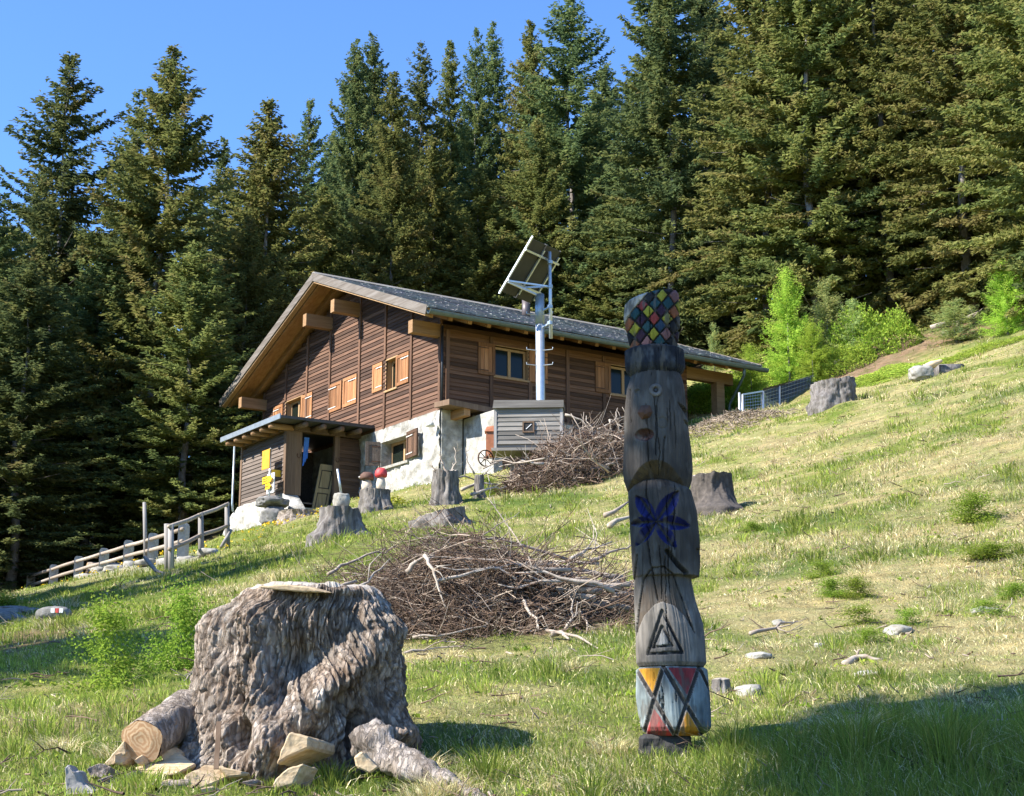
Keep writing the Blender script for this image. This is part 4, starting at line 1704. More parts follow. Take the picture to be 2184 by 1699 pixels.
ridge([(1300, 2220), (1240, 2320), (1120, 2440), (1000, 2560), (930, 2680)], .085, 62)
ridge([(900, 2200), (905, 2350), (930, 2500), (960, 2620)], .06, 55)
ridge([(770, 2200), (760, 2400), (740, 2560), (700, 2700)], .055, 60)
ridge([(1330, 2350), (1310, 2500), (1290, 2640)], .05, 55)
ridge([(1340, 2580), (1400, 2650), (1480, 2720)], .08, 60)
ridge([(850, 2560), (800, 2660), (760, 2720)], .06, 45)
dent(1060, 2335, 90, 62, .13)
dent(1235, 2600, 30, 80, .24, 1.6)
dent(1180, 2480, 30, 40, .07)
dent(880, 2590, 34, 55, .17, 1.5)
dent(855, 2470, 26, 60, .10)
dent(1075, 2640, 40, 60, .08)
dent(840, 2270, 22, 90, .06)
dent(985, 2470, 22, 90, .07)
dent(800, 2640, 24, 50, .09)
cth, sth = np.cos(Th), np.sin(Th)
big = fbm(cth * 2.2, sth * 2.2, z * 1.6, 61, 3) * .035
g1 = 1 - np.abs(vnoise(cth * 19 + 2.2 * vnoise(cth * 5, sth * 5, z * 5, 63), sth * 19, z * 3.2, 62))
g2 = 1 - np.abs(vnoise(cth * 38, sth * 38, z * 17, 64))
g3 = fbm(cth * 60, sth * 60, z * 45, 65, 2)
w1, w2 = worley(Th * 9.5 + .9 * vnoise(Th * 5, z * 7, 0, 71) + .35 * vnoise(Th * 17, z * 17, 0, 70), z * 4.6 + .35 * vnoise(Th * 5, z * 9, 3, 72), 73)
v1, v2 = worley(Th * 21 + .4 * vnoise(Th * 11, z * 11, 0, 74), z * 13, 75)
plate = np.clip((w2 - w1) * 3.2, 0, 1) * (.55 + .9 * vnoise(np.floor(Th * 9.5), np.floor(z * 4.6), 0, 76) * .5)
bark = (g1 ** 2 - .5) * .034 + (plate - .5) * .016 + (np.clip((v2 - v1) * 3, 0, 1) - .5) * .01 + g3 * .004
topfade = np.clip((Y - 2086) / 30, .25, 1)
rad = rad0 + d + (big + bark) * topfade
back = (~fr)
x = cx[Rw] + rad * cth
y = rad * sth * .95
V = np.stack([x.ravel(), y.ravel(), (z + .012 * vnoise(cth * 9, sth * 9, 0, 66) * (Y < 2100)).ravel()], 1)
i, j = np.meshgrid(np.arange(n - 1), np.arange(na), indexing='ij')
i, j = i.ravel(), j.ravel()
j2 = (j + 1) % na
Q = np.stack([i * na + j, (i + 1) * na + j, (i + 1) * na + j2, i * na + j2], 1)
me = mesh_np('stump_bark', V, Q, None, True)
fis = np.clip((w2 - w1) * 4.5, 0, 1) * (.35 + .65 * np.clip((v2 - v1) * 4, 0, 1))
tone = .82 + .4 * _hash(np.floor(Th * 9.5), np.floor(z * 4.6), Th * 0, 81)
lich = np.clip(fbm(cth * 4, sth * 4, z * 4, 83, 4) * 1.4, 0, 1)[..., None]
pc_ = tone[..., None] * (np.array((1.0, .97, .93)) * (1 - lich) + np.array((1.28, 1.3, 1.26)) * lich)
fc_ = np.array((.5, .43, .37))
Cb = pc_ * fis[..., None] + fc_ * (1 - fis[..., None])
vcol(me, Cb.reshape(-1, 3))
link('bark', me, M['bark_plates'], stump)
# sawn top
rt = V[:na]
rings = [rt]
for k in (.93, .8, .6, .35, .12):
    q = rt.copy()
    c0 = rt.mean(0)
    q[:, :2] = c0[:2] + (q[:, :2] - c0[:2]) * k
    q[:, 2] = c0[2] + .012 + .014 * fbm(q[:, 0] * 9, q[:, 1] * 9, 0, 67, 3)
    rings.append(q)
Vt = np.concatenate(rings)
i, j = np.meshgrid(np.arange(5), np.arange(na), indexing='ij')
i, j = i.ravel(), j.ravel()
j2 = (j + 1) % na
Q = np.stack([i * na + j, i * na + j2, (i + 1) * na + j2, (i + 1) * na + j], 1)
Vt = np.concatenate([Vt, [rings[-1].mean(0)]])
T = np.stack([np.full(na, len(Vt) - 1), 5 * na + np.arange(na), 5 * na + (np.arange(na) + 1) % na], 1)
link('sawn_top', mesh_np('stump_top', Vt, Q, T, False), M['stump_cut'], stump)


def root(name, pts, rads, parent, mat, n=18, sub=7, amp=.35, seed=0):
    """Gnarled root: a displaced tube through world points."""
    pts = [Vector(p) for p in pts]
    P, Rr = [], []
    for a in range(len(pts) - 1):
        for s in range(sub):
            k = s / sub
            k3 = k * k * (3 - 2 * k)
            P.append(pts[a].lerp(pts[a + 1], k))
            Rr.append(rads[a] * (1 - k3) + rads[a + 1] * k3)
    P.append(pts[-1])
    Rr.append(rads[-1])
    mb = MB()
    mb.tube(P, Rr, n)
    V = np.array(mb.v)
    ctr = np.repeat(np.array([tuple(p) for p in P]), n, 0)
    off = V - ctr
    L = np.linalg.norm(off, axis=1, keepdims=True)
    f = 1 + amp * (fbm(V[:, 0] * 12, V[:, 1] * 12, V[:, 2] * 12, seed, 4) * .8 + .5 * np.abs(vnoise(V[:, 0] * 40, V[:, 1] * 40, V[:, 2] * 40, seed + 9)))[:, None]
    V = ctr + off * f
    me = mesh_np(name, V, np.array([q for q in mb.f if len(q) == 4]), None, True)
    inv = parent.matrix_basis.inverted() if parent else Matrix()
    o = link(name, me, mat, parent)
    if parent: o.matrix_parent_inverse = parent.matrix_basis.inverted()
    return o


def gpx(px, py0, d_, dz=0):
    """Ground under a photo column given in full photo pixels."""
    return on(px * 2184 / 3600, d_, dz)


root('root', [gpx(1290, 0, 7.25, .16), gpx(1400, 0, 7.1, .09), gpx(1540, 0, 6.95, .04), gpx(1660, 0, 6.8, .0), gpx(1780, 0, 6.65, -.06)], [.09, .065, .048, .036, .02], stump, M['bark'], 34, 18, .5, 3)
root('root', [gpx(720, 0, 7.5, .1), gpx(640, 0, 7.35, .02), gpx(560, 0, 7.2, -.08)], [.13, .085, .04], stump, M['bark'], 30, 16, .5, 5)


# ---- pieces of wood round the stump
CHIP = bpy.data.textures.new('chipped', 'CLOUDS')
CHIP.noise_scale = .035
CHIP.noise_depth = 3


def chunk(name, outline, d0, thick, mat, label, cat='firewood', group=None, tiltx=0.0, back=.85, shift=(0, 0), deep=None, bark=None):
    """Split piece: outline given as photo pixels on its near face, real distance d0, thickness away from the viewer."""
    P = [atp(x_, y_, d0 + (deep[i] if deep else 0)) for i, (x_, y_) in enumerate(outline)]
    c0 = sum(P, Vector()) / len(P)
    B = [c0 + (p - c0) * back + Vector((shift[0], thick, shift[1])) for p in P]
    mb = MB()
    n_ = len(P)
    mb.v = [tuple(p - c0) for p in P + B]
    mb.f = [tuple(range(n_)), tuple(range(n_, 2 * n_))[::-1]] + [(i, (i + 1) % n_, n_ + (i + 1) % n_, n_ + i) for i in range(n_)]
    o = mb.build(name, M[mat], None, False, c0)
    bv = o.modifiers.new('edge', 'BEVEL')
    bv.width = .008
    bv.segments = 1
    sb = o.modifiers.new('fine', 'SUBSURF')
    sb.subdivision_type = 'SIMPLE'
    sb.levels = sb.render_levels = 4
    dm = o.modifiers.new('chipped', 'DISPLACE')
    dm.texture = CHIP
    dm.texture_coords = 'LOCAL'
    dm.strength = .009
    dm.mid_level = .5
    tag(o, label, cat, group)
    return o


FWG = 'split wood round the great stump'
chunk('split_log', [(560, 2682), (623, 2682 - 40), (690, 2688), (618, 2722), (500, 2728), (472, 2696)], 7.05, .14, 'split_wood', 'pale split log lying left of the great stump, below the round sawn log', 'firewood', FWG, deep=[.18, .2, .12, 0, 0, .1], back=.95, shift=(0, -.05))
chunk('split_log', [(646, 2724), (720, 2688), (790, 2690), (808, 2732), (750, 2755), (660, 2790)], 6.95, .1, 'split_wood', 'white split slab leaning over the pole in front of the great stump', 'firewood', FWG, deep=[0, .1, .12, .08, .02, -.05], back=.97, shift=(.0, -.06))
chunk('split_log', [(760, 2692), (880, 2716), (872, 2726), (800, 2734)], 6.98, .1, 'split_wood', 'thin pointed split board beside the white slab at the great stump', 'firewood', FWG, back=.95, shift=(0, -.03))
chunk('split_log', [(1016, 2572), (1086, 2592), (1085, 2630), (1010, 2664), (968, 2690), (985, 2640)], 6.98, .22, 'split_wood', 'four sided split log stuck under the front of the great stump', 'firewood', FWG, back=.95, shift=(.1, -.03))
chunk('split_log', [(1010, 2700), (1068, 2684), (1030, 2760), (935, 2786), (975, 2730)], 6.85, .12, 'split_wood', 'flat bark edged split log in front of the hollow root', 'firewood', FWG, back=.95, shift=(.06, -.02))
chunk('split_log', [(362, 2690), (436, 2604), (444, 2650), (400, 2690), (364, 2698)], 7.15, .16, 'split_wood', 'half log with splintered end sticking out left of the round sawn log', 'firewood', FWG, back=.9)
chunk('bark_slab', [(582, 2482), (640, 2452), (676, 2444), (676, 2470), (620, 2470), (590, 2490)], 7.5, .08, 'bark', 'curved slab of bark lying on top of the round sawn log', 'bark', None, back=.9)
chunk('split_log', [(1242, 2662), (1275, 2640), (1290, 2660), (1330, 2700), (1300, 2722), (1254, 2700)], 6.9, .12, 'split_wood', 'small pale wood block at the foot of the long root', 'firewood', FWG, back=.9)
chunk('plank', [(905, 2062), (1000, 2056), (1085, 2064), (1150, 2084), (1060, 2082), (920, 2070)], 7.32, .16, 'split_wood', 'thin pale splintered board lying on top of the great stump', 'board', None, back=.9, shift=(.05, .01))
m = MB()
m.bar(atp(760, 2705, 6.9), atp(770, 2538, 6.98), .022, .008, (0, 1, 0))
tag(m.build('wooden_lath', M['porch_wood']), 'narrow reddish lath standing upright against the great stump', 'lath')
# long pole
o = root('wooden_pole', [atp(225, 2812, 6.7), atp(420, 2782, 6.85), atp(660, 2757, 6.95)], [.024, .026, .022], None, M['dead_branch'], 10, 6, .25, 8)
tag(o, 'thin bleached pole lying in the grass along the bottom edge left', 'pole')
# round log with sawn end
o = empty('sawn_log', atp(500, 2608, 7.15))
tag(o, 'round bark covered log with orange sawn end, left of the great stump', 'log')
p0, p1 = atp(500, 2608, 7.15), atp(672, 2492, 7.62)
lg = root('bark', [p0, p0.lerp(p1, .5), p1], [.098, .102, .105], o, M['bark'], 30, 14, .12, 9)
dirv = (p0 - p1).normalized()
s_ = dirv.cross(Vector((0, 0, 1))).normalized()
u_ = s_.cross(dirv)
mb = MB()
mb.v = [tuple(dirv * .004)]
for k in range(2):
    for a in np.linspace(0, 2 * math.pi, 28, endpoint=False):
        q = (.05, .1)[k] * (1 + .05 * math.sin(3 * a) + .04 * math.sin(5 * a))
        mb.v.append(tuple((s_ * math.cos(a) + u_ * math.sin(a)) * q + dirv * (.006, .0)[k]))
mb.f = [(0, 1 + i, 1 + (i + 1) % 28) for i in range(28)] + [(1 + i, 29 + i, 29 + (i + 1) % 28, 1 + (i + 1) % 28) for i in range(28)]
t = NT('log_end')
wv = t.add('ShaderNodeTexWave', wave_type='RINGS', rings_direction='Y')
wv.inputs['Scale'].default_value = 16
wv.inputs['Distortion'].default_value = 14
wv.inputs['Detail'].default_value = 5
t.lk(t.coord('Object'), wv.inputs['Vector'])
c = t.ramp(wv.outputs[0], [(.2, (.34, .18, .08)), (.6, (.52, .33, .17)), (.9, (.62, .46, .28))])
M['log_end'] = t.fin(t.mix(t.noise(t.coord('Object'), 14, 4), c, (.4, .24, .13)), .85)
mb.build('sawn_end', M['log_end'], o)
for k, (q, d_, lab) in enumerate([
    ([(400, 2650), (452, 2634), (470, 2662), (430, 2690), (396, 2684)], 7.12, 'upright split log leaning against the half log at the far left of the woodpile'),
    ([(300, 2700), (352, 2680), (396, 2700), (372, 2736), (316, 2738)], 6.95, 'broad split block at the left end of the woodpile'),
    ([(560, 2650), (612, 2622), (650, 2650), (620, 2682), (572, 2680)], 7.2, 'split block between the round log and the great stump'),
    ([(430, 2722), (480, 2704), (512, 2722), (470, 2744), (436, 2742)], 6.98, 'small wedge of firewood under the orange sawn log end'),
    ([(520, 2752), (600, 2738), (640, 2750), (560, 2772)], 6.88, 'flat brown wood slab half hidden in the grass left of the white slab'),
    ([(330, 2742), (392, 2722), (420, 2744), (360, 2768)], 6.86, 'pale wood offcut in the grass between the splintered stub and the sawn log'),
    ([(690, 2770), (752, 2762), (770, 2782), (712, 2796)], 6.76, 'thin wood offcut in the grass below the white slab'),
    ([(840, 2746), (900, 2738), (930, 2752), (868, 2768)], 6.8, 'bark covered offcut between white slab and hollow root'),
    ([(462, 2672), (500, 2650), (520, 2676), (486, 2690)], 7.08, 'small round edged piece below the sawn end of the round log')]):
    chunk('split_log', q, d_, .09, 'split_wood' if k % 2 == 0 else 'bark', lab, 'firewood', FWG, back=.92, shift=(.02, -.02), deep=[0, .06, .08, .02, 0][:len(q)])
# splintered chunk far left
chunk('broken_stub', [(226, 2700), (240, 2684), (258, 2712), (282, 2706), (296, 2752), (330, 2784), (322, 2830), (232, 2830)], 6.72, .1, 'grey_wood_up', 'short splintered grey stub standing in the bottom left grass', 'stub', None, back=.85, deep=[0, .03, .02, .05, .03, 0, 0, 0])
# ------------------------------------------------------------------ tree behind the left shoulder of the viewer: its crown shades the totem
_hc = spruce_mesh('high_crown', 23, 2.9, 330, PAL, 0, .5, .13, .5, z0=.52, gold=.5, per=6)
_ht = trunk_mesh('high_trunk', 23, .24, .15)
plant_tree((_hc, _ht, 23, 2.9), gp(-8.85, 2.25, -.1), 23, 2.5, 1.0, 'tall spruce with bare lower trunk standing out of view, shading the totem pole', 'spruces out of view behind the viewer')


# ------------------------------------------------------------------ old stumps
def stump_mesh(name, r, h, flare=.35, slant=0.0, sdir=0.0, seed=1, roots=5, cut='stump_cut', bark='old_stump', na=72, n=44):
    th = np.linspace(0, 2 * math.pi, na, endpoint=False)
    Th, K = np.meshgrid(th, np.linspace(0, 1, n))
    c_, s_ = np.cos(Th), np.sin(Th)
    ht = h * (1 + slant * np.cos(Th - sdir)) + .05 * h * vnoise(c_ * 4, s_ * 4, 0, seed + 8)
    z = -.7 + (ht + .7) * K
    fl = 1 + flare * np.exp(-np.maximum(z, 0) / (.3 * h)) * (1 + .6 * np.sin(roots * Th + seed) + .3 * np.sin(2 * Th + seed * 2))
    rad = r * fl * (1 + .1 * fbm(c_ * 2, s_ * 2, z * 2, seed, 2)) + r * .13 * (1 - np.abs(vnoise(c_ * 9, s_ * 9, z * 2.5, seed + 4)) * 2) + r * .06 * fbm(c_ * 18, s_ * 18, z * 8, seed + 5, 2)
    V = np.stack([rad * c_, rad * s_, z], -1).reshape(-1, 3)
    i, j = np.meshgrid(np.arange(n - 1), np.arange(na), indexing='ij')
    i, j = i.ravel(), j.ravel()
    j2 = (j + 1) % na
    Q = np.stack([i * na + j, i * na + j2, (i + 1) * na + j2, (i + 1) * na + j], 1)
    body = mesh_np(name, V, Q, None, True)
    rim = V[-na:]
    c0 = rim.mean(0)
    mid = c0 + (rim - c0) * .5 + np.array((0, 0, .01))
    W = np.concatenate([rim, mid, [c0 + np.array((0, 0, .012))]])
    j = np.arange(na)
    Q2 = np.stack([j, (j + 1) % na, na + (j + 1) % na, na + j], 1)
    T2 = np.stack([na + j, na + (j + 1) % na, np.full(na, 2 * na)], 1)
    top = mesh_np(name + '_top', W, Q2, T2)
    body.materials.append(M[bark])
    top.materials.append(M[cut])
    return body, top


def put_stump(u, d, r, h, label, dz=0.0, rz=0.0, **kw):
    b, t_ = stump_mesh('stump', r, h, **kw)
    o = empty('tree_stump', on(u, d, dz), rz)
    tag(o, label, 'stump', 'old stumps in the meadow')
    link('bark', b, None, o)
    link('sawn_top', t_, None, o)
    return o


stump_a = put_stump(724, 27, .32, .52, 'grey weathered stump in front of the porch carrying a stone with a stick', flare=.6, seed=3, roots=3, rz=2.4)
stump_b = put_stump(800, 37, .34, .48, 'grey stump by the porch wall carrying two carved mushrooms', seed=5, flare=.3)
stump_c = put_stump(950, 37, .3, .82, 'tall narrow stump at the chalet corner with bleached branches on top', seed=7, flare=.3)
put_stump(944, 29, .38, .22, 'low stump sawn off at a slant above the near brush pile', slant=.5, sdir=.2, seed=9, flare=.5, bark='old_stump', cut='pale_cut', dz=.12)
put_stump(1520, 25, .3, .62, 'stump with bark darkened for shade peeping out right behind the totem pole', seed=11, flare=.9, roots=2, bark='shaded_bark')
put_stump(1780, 46, .6, .78, 'wide sawn stump with pale left side on the ridge before the wire enclosure', seed=13, flare=.2, slant=.12, sdir=0.3, cut='pale_cut')
put_stump(1118, 42.6, .34, .62, 'dark stump under the left end of the grey wooden box', seed=15, flare=.3, bark='bark')
put_stump(1200, 43.4, .36, .62, 'dark stump under the right end of the grey wooden box', seed=16, flare=.3, bark='bark')
put_stump(1022, 38, .11, .55, 'thin grey stub right of the tall branch topped stump', seed=17, flare=.4)
put_stump(640, 50.5, .62, .22, 'low flat stump at the foot of the two boulders by the porch', seed=19, flare=.1, bark='bark')
put_stump(1537, 9.35, .05, .07, 'tiny grey stub in the grass right of the painted totem base', seed=21, flare=.3)
put_stump(1345, 14.2, .05, .16, 'small pale stub left of the totem above the scattered branches', seed=23, flare=.4)


def rock(name, c, size, seed, mat, label=None, cat='rock', group=None, rz=0.0, parent=None, sub=4, rough=.28):
    import bmesh
    bm = bmesh.new()
    bmesh.ops.create_icosphere(bm, subdivisions=sub, radius=1.0)
    P = np.array([v.co[:] for v in bm.verts])
    f = 1 + rough * fbm(P[:, 0] * 1.2 + seed * 7.7, P[:, 1] * 1.2, P[:, 2] * 1.2, seed, 3) + .06 * fbm(P[:, 0] * 5, P[:, 1] * 5, P[:, 2] * 5, seed + 2, 2)
    q = P * f[:, None]
    q = np.sign(q) * np.abs(q) ** .8
    for v, p in zip(bm.verts, q): v.co = (p[0] * size[0], p[1] * size[1], p[2] * size[2])
    me = bpy.data.meshes.new(name)
    bm.to_mesh(me)
    bm.free()
    for p in me.polygons: p.use_smooth = True
    o = link(name, me, M[mat], parent, c)
    o.rotation_euler = (0, 0, rz)
    if label: tag(o, label, cat, group)
    return o


RG = 'pale stones in the meadow'
for u, d, sz, lab in [(1596, 9.2, (.095, .07, .05), 'largest whitish stone in the grass right of the painted totem base'), (1615, 10.5, (.095, .07, .035), 'flat whitish stone above the largest one right of the totem'),
                      (1922, 11.2, (.13, .09, .045), 'broad cream stone among the spruce seedlings at right'), (1847, 9.6, (.14, .08, .025), 'flat pale slab just above the shaded grass at right'),
                      (1748, 10.9, (.06, .04, .03), 'small cream stone left of the broad cream stone'), (1662, 12.3, (.07, .05, .03), 'small whitish stone left of the twin seedlings'),
                      (2105, 11.9, (.13, .06, .04), 'cream stone beside the pale root near the right edge')]:
    rock('stone', on(u, d, sz[2] * .05), sz, int(u), 'pale_stone', lab, 'stone', RG, u * .7)
rock('boulder', hw(-4.0, 5.0, -3.5), (.44, .42, .34), 31, 'stone', 'lower rounded grey boulder of the pair at the porch corner', 'boulder')
rock('boulder', hw(-4.0, 5.15, -2.98), (.55, .48, .2), 33, 'stone', 'upper flat grey boulder balanced on the rounded one at the porch corner', 'boulder', rz=.4)
o = rock('waymark_stone', on(115, 21, .07), (.24, .16, .11), 35, 'stone', 'low grey block with a painted white red white trail mark on the left', 'stone', rough=.1)
p = on(115, 21, .07)
for k, (dx_, mt) in enumerate(((-.055, 'white_paint'), (0, 'red_paint'), (.055, 'white_paint'))):
    m = MB()
    m.box(-.026, .026, -.002, .01, -.03, .03)
    q = m.build('trail_mark', M[mt], o)
    q.location = (.08 + dx_, -.168 + abs(dx_ + .08) * .06, .04)
for k, (u, d, s) in enumerate([(4, 25.5, .22), (22, 26, .2), (40, 26, .17), (5, 24, .22), (40, 23, .14), (16, 27, .2), (72, 25, .12)]):
    rock('stone', on(u, d, s * (.5 if k < 3 else .2)), (s * 1.5, s, s * .45), 40 + k, 'stone', ['flat grey slab on top of the dry stone heap at the left edge', 'grey slab right on the dry stone heap at the left edge', 'small dark slab at the right end of the dry stone heap', 'broad slab at the front of the dry stone heap', 'small stone below the dry stone heap in the shade', 'rear slab of the dry stone heap', 'single flat stone between the stone heap and the trail mark block'][k], 'stone', 'dry stones at the left edge', k)
# low kerb stones along the path
for k in range(12):
    q = k / 11
    x, y = -8.6 - q * 11.0 + .5, 41.2 + q * 20.8 - .6
    rock('path_stone', gp(x, y, .06), (.3 + .1 * math.sin(k * 3), .24, .14), 60 + k, 'pale_stone', 'rough pale stone in the dry wall edging under the rail fence', 'stone', 'stones edging the fence path', k * 1.3, sub=3)

# ------------------------------------------------------------------ brush
TWC = np.array([(.13, .088, .062), (.2, .142, .105), (.085, .058, .044), (.36, .29, .225), (.16, .11, .08)])


def twig_mass(name, P0, D0, L, r0, nseg=4, curl=.35, sides=3, C=None, fork=2):
    """Many thin bent twigs as one mesh."""
    n = len(P0)
    allV, allQ, allC, off = [], [], [], 0

    def grow(P, D, L, r, curl_, nseg_, C_):
        nonlocal off
        n_ = len(P)
        pts = [P]
        D = D / np.linalg.norm(D, axis=1, keepdims=True)
        dd = D.copy()
        for s in range(nseg_):
            dd = dd + rng.normal(size=(n_, 3)) * curl_
            dd /= np.linalg.norm(dd, axis=1, keepdims=True)
            pts.append(pts[-1] + dd * (L / nseg_)[:, None])
        pts = np.stack(pts, 1)
        S = np.cross(D, rng.normal(size=(n_, 3)))
        S /= np.linalg.norm(S, axis=1, keepdims=True) + 1e-9
        T = np.cross(D, S)
        rad = r[:, None] * np.linspace(1, .35, nseg_ + 1)[None]
        ring = []
        for k in range(sides):
            a = 2 * math.pi * k / sides
            ring.append(pts + (S * math.cos(a) + T * math.sin(a))[:, None, :] * rad[..., None])
        V = np.stack(ring, 2).reshape(-1, 3)
        b = (np.arange(n_) * (nseg_ + 1) * sides)[:, None, None]
        i = np.arange(nseg_)[None, :, None] * sides
        k = np.arange(sides)[None, None, :]
        k2 = (k + 1) % sides
        Q = np.stack([b + i + k, b + i + k2, b + i + sides + k2, b + i + sides + k], -1).reshape(-1, 4) + off
        off += len(V)
        allV.append(V)
        allQ.append(Q)
        allC.append(np.repeat(C_, (nseg_ + 1) * sides, 0))
        return pts

    if C is None: C = TWC[rng.integers(0, 5, n)] * (.7 + .6 * rng.random(n))[:, None]
    pts = grow(P0, D0, L, r0, curl, nseg, C)
    for f in range(fork):
        s = rng.integers(1, nseg, n)
        q = pts[np.arange(n), s]
        d = D0 / np.linalg.norm(D0, axis=1, keepdims=True) + rng.normal(size=(n, 3)) * .55
        grow(q, d, L * rng.uniform(.25, .55, n), r0 * .6, curl, 3, C)
    me = mesh_np(name, np.concatenate(allV), np.concatenate(allQ), None, False)
    vcol(me, np.concatenate(allC))
    return me


def branch_obj(pts, r, parent=None, forks=3, seed=0, name='branch', mat='dead_branch'):
    rnd = random.Random(seed)
    pts = [Vector(p) for p in pts]
    P = [pts[0]]
    for a, b in zip(pts[:-1], pts[1:]):
        for k in range(1, 4):
            q = a.lerp(b, k / 3)
            L = (b - a).length
            P.append(q + Vector((rnd.gauss(0, 1), rnd.gauss(0, 1), rnd.gauss(0, 1))) * L * .035)
    mb = MB()
    n = len(P)
    mb.tube(P, [r * (1 - .72 * i / (n - 1)) for i in range(n)], 7)
    for f in range(forks):
        i = rnd.randint(2, n - 2)
        d = (P[i] - P[i - 1]).normalized()
        d = (d + Vector((rnd.gauss(0, .55), rnd.gauss(0, .55), rnd.gauss(.15, .5)))).normalized()
        L = (P[-1] - P[0]).length * rnd.uniform(.18, .4)
        q = P[i]
        w = [q, q + d * L * .5 + Vector((0, 0, rnd.gauss(0, .03))), q + (d + Vector((rnd.gauss(0, .3), rnd.gauss(0, .3), rnd.gauss(0, .3)))) * L]
        rr = r * (1 - .72 * i / (n - 1)) * .6
        mb.tube(w, [rr, rr * .7, rr * .3], 5)
    o = mb.build(name, M[mat], parent, True)
    if parent: o.matrix_parent_inverse = parent.matrix_basis.inverted()
    return o


# ---- near pile
def mound(cxy, ax, ay, hgt, rot, n, Lr, rr, name, root, flat=.12, dirx=(1, 0), spread=.9):
    c, s = math.cos(rot), math.sin(rot)
    a = rng.random(n) * 2 * math.pi
    q = np.sqrt(rng.random(n)) ** .9
    lx, ly = ax * q * np.cos(a), ay * q * np.sin(a)
    x, y = cxy[0] + lx * c - ly * s, cxy[1] + lx * s + ly * c
    top = hgt * np.clip(1 - q ** 2.0, 0, 1)
    z = ground(x, y) + top * (rng.random(n) ** .35)
    D = np.stack([dirx[0] + rng.normal(size=n) * spread, dirx[1] + rng.normal(size=n) * spread, rng.normal(size=n) * flat + .08], 1)
    L = rng.uniform(Lr[0], Lr[1], n)
    P = np.stack([x, y, z], 1) - D / np.linalg.norm(D, axis=1, keepdims=True) * (L * .5)[:, None]
    gz = ground(P[:, 0], P[:, 1], False)
    P[:, 2] = np.maximum(P[:, 2], gz + .01)
    me = twig_mass(name, P, D, L, rng.uniform(rr[0], rr[1], n), curl=.28)
    o = link('twigs', me, M['twig_mass'], root)
    o.matrix_parent_inverse = root.matrix_basis.inverted()
    o['kind'] = 'stuff'
    return o


c1 = on(1005, 12.9)
pile1 = empty('brush_pile', c1)
tag(pile1, 'large brown brushwood pile in the middle of the meadow behind the great stump', 'brush pile')
mound((c1.x - .12, c1.y), 1.0, .75, .82, .1, 2300, (.25, .75), (.003, .0065), 'near_twigs', pile1, .3, (-1, .25), .75)
mound((c1.x + .55, c1.y + .25), .95, .6, .5, .15, 700, (.4, 1.1), (.005, .011), 'near_sticks', pile1, .08, (1, .3), .35)
mound((c1.x - .5, c1.y + .1), .8, .6, .82, .1, 420, (.5, 1.15), (.003, .006), 'wild_twigs', pile1, .55, (-1, .2), .5)
n = 520
a = rng.random(n) * 2 * math.pi
q = .85 + .75 * rng.random(n) ** 1.6
x, y = c1.x + 1.15 * q * np.cos(a), c1.y + .8 * q * np.sin(a)
z = ground(x, y) + .02 + .05 * rng.random(n)
D = np.stack([np.cos(a) + rng.normal(size=n) * .7, np.sin(a) + rng.normal(size=n) * .7, .12 + .3 * rng.random(n)], 1)
me = twig_mass('stray_twigs', np.stack([x, y, z], 1), D, rng.uniform(.15, .6, n), rng.uniform(.002, .006, n), curl=.3)
o = link('stray_twigs', me, M['twig_mass'], pile1)
o.matrix_parent_inverse = pile1.matrix_basis.inverted()
o['kind'] = 'stuff'
for k in range(46):   # stout cut ends poking out to the right
    q = random.random()
    u = 1090 + 190 * q
    d = 12.5 + 1.4 * random.random()
    h = .12 + .55 * random.random() * (1 - .5 * q)
    a = on(u + 45 + 55 * random.random(), d, h - .04)
    b = on(u - 150 - 120 * random.random(), d + random.uniform(-.5, .5), h + random.uniform(-.05, .22))
    branch_obj([a, a.lerp(b, .5) + Vector((0, 0, .05)), b], random.uniform(.012, .036), pile1, 2, k + 100)
for k, (pts, r) in enumerate([
    ([(905, 1185, 12.3), (922, 1215, 12.2), (935, 1255, 12.15), (950, 1300, 12.1)], .017), ([(868, 1222, 12.3), (885, 1200, 12.3), (910, 1186, 12.3)], .026), ([(745, 1285, 12.0), (800, 1225, 12.3), (840, 1190, 12.6)], .012),
    ([(930, 1240, 12.2), (1010, 1222, 12.3), (1090, 1205, 12.6), (1180, 1200, 13)], .016), ([(1125, 1240, 12.7), (1170, 1252, 12.6), (1230, 1262, 12.6)], .03), ([(1118, 1282, 12.3), (1140, 1320, 12.1), (1150, 1345, 12.0)], .015),
    ([(1205, 1345, 12.2), (1222, 1312, 12.3), (1218, 1272, 12.5)], .016), ([(760, 1240, 12.2), (690, 1268, 12.0), (668, 1290, 11.9)], .014), ([(700, 1225, 12.6), (740, 1200, 12.8), (800, 1185, 13), (850, 1160, 13.2)], .016),
    ([(1020, 1150, 13.3), (1065, 1122, 13.4), (1110, 1090, 13.5)], .008), ([(1120, 1185, 13.4), (1090, 1130, 13.5), (1055, 1085, 13.6), (1040, 1060, 13.7)], .008), ([(1260, 1195, 13.8), (1300, 1180, 14), (1360, 1150, 14.3)], .02),
    ([(1235, 1300, 12.6), (1250, 1340, 12.3), (1262, 1385, 12)], .011), ([(880, 1360, 11.8), (960, 1350, 11.8), (1040, 1340, 11.9)], .012), ([(860, 1395, 11.5), (930, 1382, 11.6), (1000, 1378, 11.6)], .012)]):
    branch_obj([at(*p) for p in pts], r, pile1, 3, k + 20)
